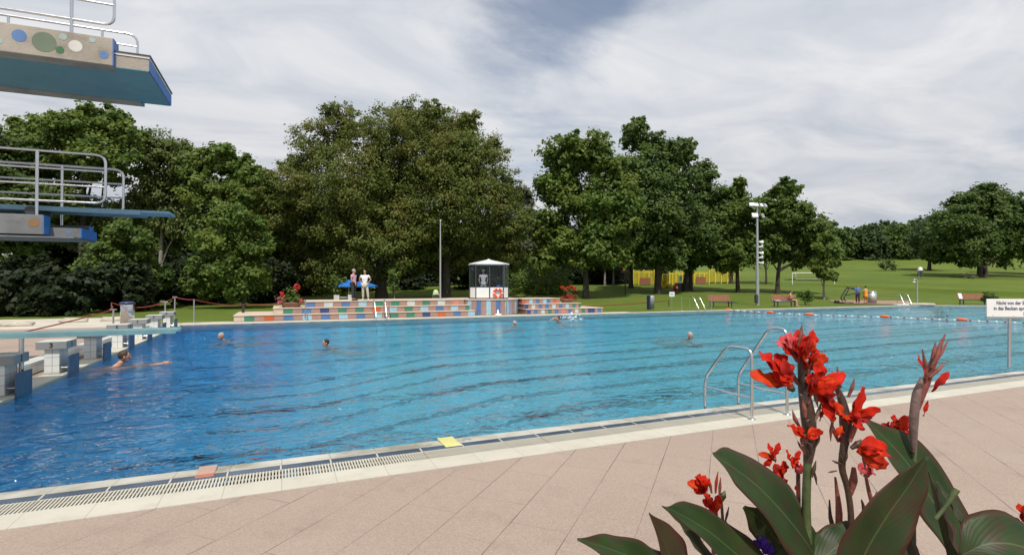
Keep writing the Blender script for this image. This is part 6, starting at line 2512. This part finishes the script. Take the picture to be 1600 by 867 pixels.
# second spike, forked
stem([(1340, 1280), (1334, 1000), (1330, 870), (1330, 800), (1324, 760), (1314, 730), (1320, 690)], [9, 7, 5, 4.5, 4.5, 5, 6], 1.22, STM)
stem([(1328, 772), (1334, 750), (1334, 730)], [4, 6, 3], 1.22, BUD)
stem([(1320, 694), (1322, 660), (1316, 625), (1305, 600)], [6, 9, 6, 3], 1.22, STM)
# bud spike on the right
stem([(1430, 1280), (1425, 900), (1426, 760), (1428, 705)], [8, 6, 4, 4], 1.28, STG)
stem([(1428, 705), (1427, 660), (1432, 615), (1441, 590)], [4, 6.5, 6.5, 3], 1.27, SHE, name='bract')
stem([(1434, 640), (1446, 600), (1460, 560), (1477, 522)], [3, 6, 5, 1], 1.27, BUD, name='bud_spike')
for (a_, b_, w_) in (((1448, 592), (1441, 545), 3), ((1455, 575), (1470, 540), 3.5), ((1452, 590), (1478, 565), 3), ((1462, 565), (1481, 532), 2.5), ((1456, 560), (1462, 535), 3)):
    stem([a_, ((a_[0] + b_[0]) / 2 + 1, (a_[1] + b_[1]) / 2), b_], [2, w_, 0.6], 1.26, BUD, name='bud')
# small stems left
stem([(1120, 1280), (1118, 950), (1114, 830), (1110, 790)], [5, 4, 3, 3], 1.42, STM)
stem([(1135, 1280), (1132, 950), (1130, 820), (1126, 770)], [4, 3, 2.5, 2], 1.46, STM)
stem([(1240, 1280), (1250, 900), (1248, 820), (1247, 735)], [5, 4, 3.5, 3], 1.40, STM)
stem([(1300, 1100), (1308, 870), (1312, 800), (1305, 745)], [6, 5, 5, 1.5], 1.30, BUD, name='bract')
stem([(1306, 835), (1297, 810), (1296, 780)], [4, 3, 1], 1.30, STM, name='bract')
stem([(1382, 860), (1368, 800), (1358, 770), (1352, 740)], [4, 4, 3, 2], 1.24, BUD)
stem([(1352, 826), (1362, 800), (1370, 768)], [6, 5, 1], 1.28, SHE, name='bract')
stem([(1345, 830), (1352, 800), (1346, 780)], [5, 4, 1], 1.27, STM, name='bract')
stem([(1495, 764), (1478, 790), (1462, 810)], [5, 3, 3], 1.04, STG, name='rolled_leaf')
# withered buds and bracts along the spikes
rc = random.Random(4)
for k in range(16):
    yy = rc.uniform(600, 712)
    xx = 1261 + rc.uniform(-7, 7)
    stem([(xx, yy), (xx + rc.uniform(-5, 5), yy - 9), (xx + rc.choice((-1, 1)) * rc.uniform(6, 13), yy - rc.uniform(10, 22))], [2, 3.2, 0.5], 1.185, rc.choice((STM, BUD, SHE)), name='bract')
for (x_, y_, dx, dy, w_, D_, mt) in ((1250, 668, -12, -28, 3.2, 1.19, BUD), (1258, 652, -4, -26, 4, 1.17, BUD), (1272, 660, 12, -34, 3, 1.19, SHE), (1272, 700, 9, -24, 2.5, 1.19, STM), (1256, 705, -10, -16, 2.5, 1.19, STM),
                                     (1268, 745, 7, -26, 3, 1.19, STM), (1272, 735, 4, 22, 2, 1.19, STM), (1310, 690, -12, -34, 3, 1.21, BUD), (1302, 655, -4, 34, 2.5, 1.21, BUD), (1328, 690, 10, -40, 4, 1.20, BUD),
                                     (1316, 725, -16, -6, 2, 1.21, STM), (1318, 722, -8, -14, 2, 1.21, STM), (1320, 722, 4, -16, 2, 1.21, STM), (1308, 735, -14, 3, 1.5, 1.21, STM), (1350, 700, 2, 34, 3, 1.23, SHE),
                                     (1124, 775, 2, -30, 2.5, 1.45, BUD), (1112, 770, -4, -24, 2.5, 1.42, BUD), (1118, 770, 4, -34, 2.5, 1.41, PD), (1133, 815, 6, -24, 2, 1.45, STM), (1133, 812, 3, 12, 2, 1.45, STM), (1127, 782, 6, -16, 5, 1.46, STG),
                                     (1248, 600, -22, -34, 5, 1.20, BUD), (1246, 565, -14, -34, 4, 1.18, BUD), (1262, 585, 10, -34, 4.5, 1.19, BUD), (1240, 610, -8, -10, 6, 1.19, STM), (1262, 615, 12, -14, 5, 1.19, STM),
                                     (1247, 540, 6, -34, 3.5, 1.18, BUD), (1272, 610, 6, 26, 3, 1.19, SHE), (1277, 560, 8, -10, 2, 1.19, BUD), (1310, 620, 2, -36, 3, 1.21, BUD), (1325, 620, 10, -30, 3, 1.21, BUD), (1314, 605, -6, -34, 3, 1.2, BUD),
                                     (1300, 640, -16, -34, 4, 1.21, BUD), (1332, 668, 14, -14, 3, 1.2, BUD), (1330, 700, 16, -14, 5, 1.2, STM)):
    stem([(x_, y_), (x_ + dx * .55 + rc.uniform(-2, 2), y_ + dy * .5), (x_ + dx, y_ + dy)], [w_ * .6, w_, 0.5], D_, mt, name='bud')


def flower(center, D, petals, label=None):
    c = dp(center[0], center[1], D)
    f = empty('flower', c - pl_xy, 0)
    f.parent = canna
    for i, (a_, b_, w_, mt, *k) in enumerate(petals):
        kk = k[0] if k else {}
        mx_ = ((a_[0] + b_[0]) / 2 + kk.get('bx', 0), (a_[1] + b_[1]) / 2 + kk.get('by', 0))
        dd = kk.get('dz', 0.0)
        pts = [dp(*a_, D), dp(*mx_, D - dd * .6 - 0.008), dp(*b_, D - dd)]
        ang = kk.get('up', (0.25 * math.sin(i * 2.1), -0.85, 0.45 + 0.3 * math.cos(i * 1.7)))
        sheet('petal', pts, pxw([w_ * .22, w_ * .62, w_ * 1.0, w_ * .95, w_ * .38], D), mt, f, up=Vector(ang), fold=kk.get('fold', 0.25), ruffle=0.30, rfreq=2.6, curl=kk.get('curl', -0.15), nv=7, nu=14, seed=i * 7 + int(center[0]), roll=kk.get('roll', 0.3 * (-1) ** i))
        rq = random.Random(i * 31 + int(center[0]))
        if w_ > 6 and len(petals) > 3:
            tip = (a_[0] + (b_[0] - a_[0]) * 0.78 + rq.uniform(-9, 9), a_[1] + (b_[1] - a_[1]) * 0.78 + rq.uniform(-8, 8))
            mid = ((a_[0] + tip[0]) / 2 + rq.uniform(-4, 4), (a_[1] + tip[1]) / 2 + rq.uniform(-4, 4))
            dz = rq.uniform(-0.012, 0.022)
            sheet('petal', [dp(*a_, D), dp(*mid, D - dz - .005), dp(*tip, D - dz)], pxw([w_ * .15, w_ * .45, w_ * .62, w_ * .5, w_ * .1], D), rq.choice((mt, PD, PR, PO)), f,
                  up=Vector((rq.uniform(-.6, .6), -0.7, rq.uniform(0, .8))), fold=0.3, ruffle=0.35, rfreq=2.2, nv=6, nu=12, seed=i * 11 + 3, roll=rq.uniform(-.6, .6))
    return f


flower((1250, 548), 1.19, [((1247, 562), (1218, 526), 15, PK, {'by': -6, 'up': (-0.3, -0.5, 0.8)}), ((1250, 560), (1232, 520), 13, PK, {'dz': .01}), ((1250, 560), (1272, 518), 13, PR, {'bx': 3}), ((1248, 560), (1250, 516), 13, PR, {'dz': -.015}),
                           ((1246, 566), (1240, 532), 11, PD, {'dz': .02}), ((1258, 560), (1272, 530), 7, PO, {'dz': .02}), ((1236, 545), (1213, 534), 8, PK, {'dz': .02})])
flower((1232, 590), 1.17, [((1236, 600), (1185, 550), 15, PR, {'by': -8, 'bx': -3}), ((1235, 600), (1172, 583), 13, PO, {'by': 2, 'up': (-0.1, -0.6, 0.8)}), ((1236, 598), (1212, 552), 15, PR, {'dz': -.012, 'bx': 3}), ((1236, 600), (1222, 592), 9, PR, {'dz': .02}),
                           ((1238, 602), (1204, 572), 14, PR, {'dz': .014})])
flower((1270, 560), 1.19, [((1258, 575), (1262, 548), 9, PO, {'dz': .015}), ((1262, 572), (1278, 546), 8, PR), ((1266, 575), (1294, 562), 9, PO, {'by': -7}), ((1268, 578), (1288, 580), 9, PR, {'dz': .01, 'by': -4})])
flower((1278, 598), 1.18, [((1266, 612), (1283, 566), 14, PR, {'bx': 4}), ((1268, 610), (1320, 583), 11, PR, {'by': 2}), ((1268, 612), (1308, 604), 10, PR, {'dz': .012}), ((1264, 615), (1290, 590), 14, PR, {'dz': -.01}), ((1264, 612), (1276, 590), 8, PD, {'dz': .02})])
flower((1290, 625), 1.20, [((1298, 640), (1276, 608), 14, PR, {'up': (-0.4, -0.6, 0.7)}), ((1304, 645), (1292, 606), 12, PR), ((1306, 655), (1284, 628), 10, PR, {'dz': .014}), ((1290, 634), (1280, 658), 5, PD)])
flower((1322, 645), 1.21, [((1326, 660), (1350, 604), 8, PR, {'bx': 4}), ((1322, 655), (1302, 640), 11, PO, {'by': -8, 'dz': .01}), ((1332, 652), (1376, 640), 8, PR, {'by': -2, 'dz': .01}), ((1328, 655), (1350, 668), 9, PR, {'dz': .02}), ((1330, 655), (1362, 650), 8, PD), ((1324, 660), (1320, 640), 10, PD, {'dz': -.01}),
                           ((1334, 660), (1352, 640), 8, PR), ((1316, 665), (1312, 690), 7, PD)])
flower((1352, 705), 1.20, [((1338, 698), (1386, 700), 10, PR, {'by': -8}), ((1342, 700), (1392, 712), 8, PR, {'by': -4, 'dz': .012}), ((1345, 704), (1386, 728), 14, PO, {'dz': .02, 'bx': -2}), ((1340, 702), (1368, 722), 10, PO, {'dz': -.005})])
flower((1398, 672), 1.34, [((1398, 676), (1398, 648), 9, PR), ((1398, 674), (1424, 652), 10, PR), ((1398, 674), (1376, 664), 10, PR), ((1402, 676), (1420, 672), 7, PR), ((1405, 680), (1418, 692), 8, PR), ((1398, 676), (1390, 690), 9, PD)])
flower((1257, 672), 1.18, [((1258, 684), (1230, 664), 7, PO, {'by': -5}), ((1258, 684), (1248, 665), 6, PR), ((1260, 684), (1286, 676), 7, PR, {'by': -4}), ((1262, 686), (1272, 668), 6, PO)])
flower((1208, 712), 1.42, [((1212, 722), (1218, 692), 6, PR, {'bx': -3}), ((1212, 722), (1200, 692), 5, PR), ((1212, 720), (1185, 709), 5, PO, {'by': -3}), ((1206, 716), (1193, 731), 6, PR), ((1210, 718), (1204, 706), 5, PR)])
flower((1240, 722), 1.40, [((1238, 728), (1229, 702), 5, PR), ((1238, 728), (1250, 704), 5, PR), ((1240, 726), (1254, 738), 7, PK), ((1238, 726), (1244, 716), 7, PR)])
flower((1218, 738), 1.41, [((1222, 748), (1212, 726), 12, PO), ((1224, 748), (1226, 720), 8, PR), ((1222, 750), (1206, 738), 10, PO), ((1224, 746), (1232, 760), 7, PR)])
flower((1248, 770), 1.38, [((1250, 776), (1243, 758), 5, PR), ((1252, 780), (1260, 788), 4, PD)])
flower((1092, 752), 1.41, [((1104, 768), (1092, 740), 8, PR), ((1102, 768), (1074, 754), 7, PO, {'by': -4}), ((1104, 766), (1100, 742), 9, PR), ((1102, 768), (1084, 762), 8, PR), ((1100, 764), (1086, 744), 7, PR)])
flower((1112, 782), 1.40, [((1116, 800), (1100, 768), 9, PR), ((1116, 798), (1124, 774), 8, PR), ((1118, 806), (1114, 784), 9, PR), ((1116, 796), (1098, 780), 6, PR), ((1119, 830), (1118, 798), 7, PD)])
flower((1356, 732), 1.27, [((1352, 722), (1345, 738), 9, PK), ((1356, 722), (1366, 740), 8, PK), ((1354, 722), (1356, 746), 9, PK)])
flower((1444, 568), 1.25, [((1450, 590), (1434, 554), 6, PR, {'bx': -1})])
flower((1470, 590), 1.25, [((1456, 612), (1483, 582), 6, PR, {'by': -2}), ((1456, 612), (1480, 586), 5, PD, {'dz': .01})])
flower((1446, 640), 1.27, [((1450, 626), (1443, 650), 4, PR)])
flower((1595, 795), 1.10, [((1600, 812), (1592, 786), 10, PO), ((1604, 812), (1612, 786), 10, PR), ((1600, 825), (1588, 808), 6, PD), ((1604, 826), (1600, 800), 8, PD)])
stem([(1620, 1280), (1612, 900), (1604, 820)], [6, 5, 4], 1.10, STM)

# violet petunia between the leaves
PV = petal_material('violet_petal', (0.045, 0.010, 0.20), (0.09, 0.03, 0.38), (0.12, 0.05, 0.42))
pc_ = dp(1180, 1280, 1.22)
pet = empty('petunia', (pc_.x, pc_.y, 0.62), 0, 'violet petunia with dark leaves low between the canna leaves', 'flowering plant')
for k, (px_f, py_f) in enumerate(((1172, 858), (1188, 846), (1198, 856))):
    c_ = dp(px_f, py_f, 1.20)
    f_ = empty('flower', c_ - pet.location, 0)
    f_.parent = pet
    for q in range(5):
        a = q * 2 * math.pi / 5 + k
        d = _R * math.cos(a) * (11 - k) + _U * math.sin(a) * (9 - k)
        tip = c_ + d * 1.2 / FPX * 1.1 - _F * 0.006
        sheet('petal', [c_ + _F * 0.004, c_.lerp(tip, 0.5), tip], pxw([2, 6, 7.5, 6], 1.2), PV, f_, up=Vector((-0.2, -0.7, 0.6)), fold=-0.1, ruffle=0.2, nv=6, nu=8, seed=q + 10 * k)
m_ = MB()
m_.tube([(0, 0, 0), (0.0, 0.01, 0.35), tuple(dp(1180, 862, 1.21) - pet.location)], [0.006, 0.004, 0.003], 8)
m_.build('stem', STG, pet)
for k, (a_, b_) in enumerate((((1200, 900), (1178, 872)), ((1200, 900), (1215, 862)), ((1205, 905), (1238, 880)), ((1190, 905), (1160, 885)), ((1205, 880), (1228, 850)))):
    L('leaf', [a_, ((a_[0] + b_[0]) / 2, (a_[1] + b_[1]) / 2 - 3), b_], [4, 12, 10, 2], 1.23, parent=pet, up=Vector((0, -0.7, 0.6)), fold=0.2, seed=40 + k)

# the planter that carries them, below the picture
root = empty('planter_tub', (pl_xy.x + 0.02, pl_xy.y + 0.05, 0), 0, 'large round concrete planter tub under the canna in the foreground', 'planter')
MB().lathe([(0.0, 0.0), (0.34, 0.0), (0.40, 0.05), (0.52, 0.55), (0.56, 0.60), (0.56, 0.66), (0.50, 0.66), (0.49, 0.60), (0.0, 0.60)], n=40).build('tub', M['concrete'], root)
MB().lathe([(0.0, 0.625), (0.3, 0.62), (0.485, 0.61)], n=30).build('soil', pmat('soil', (0.03, 0.02, 0.013), 0.95, 0, 0.3, 20, bump=1.0, bscale=60), root)
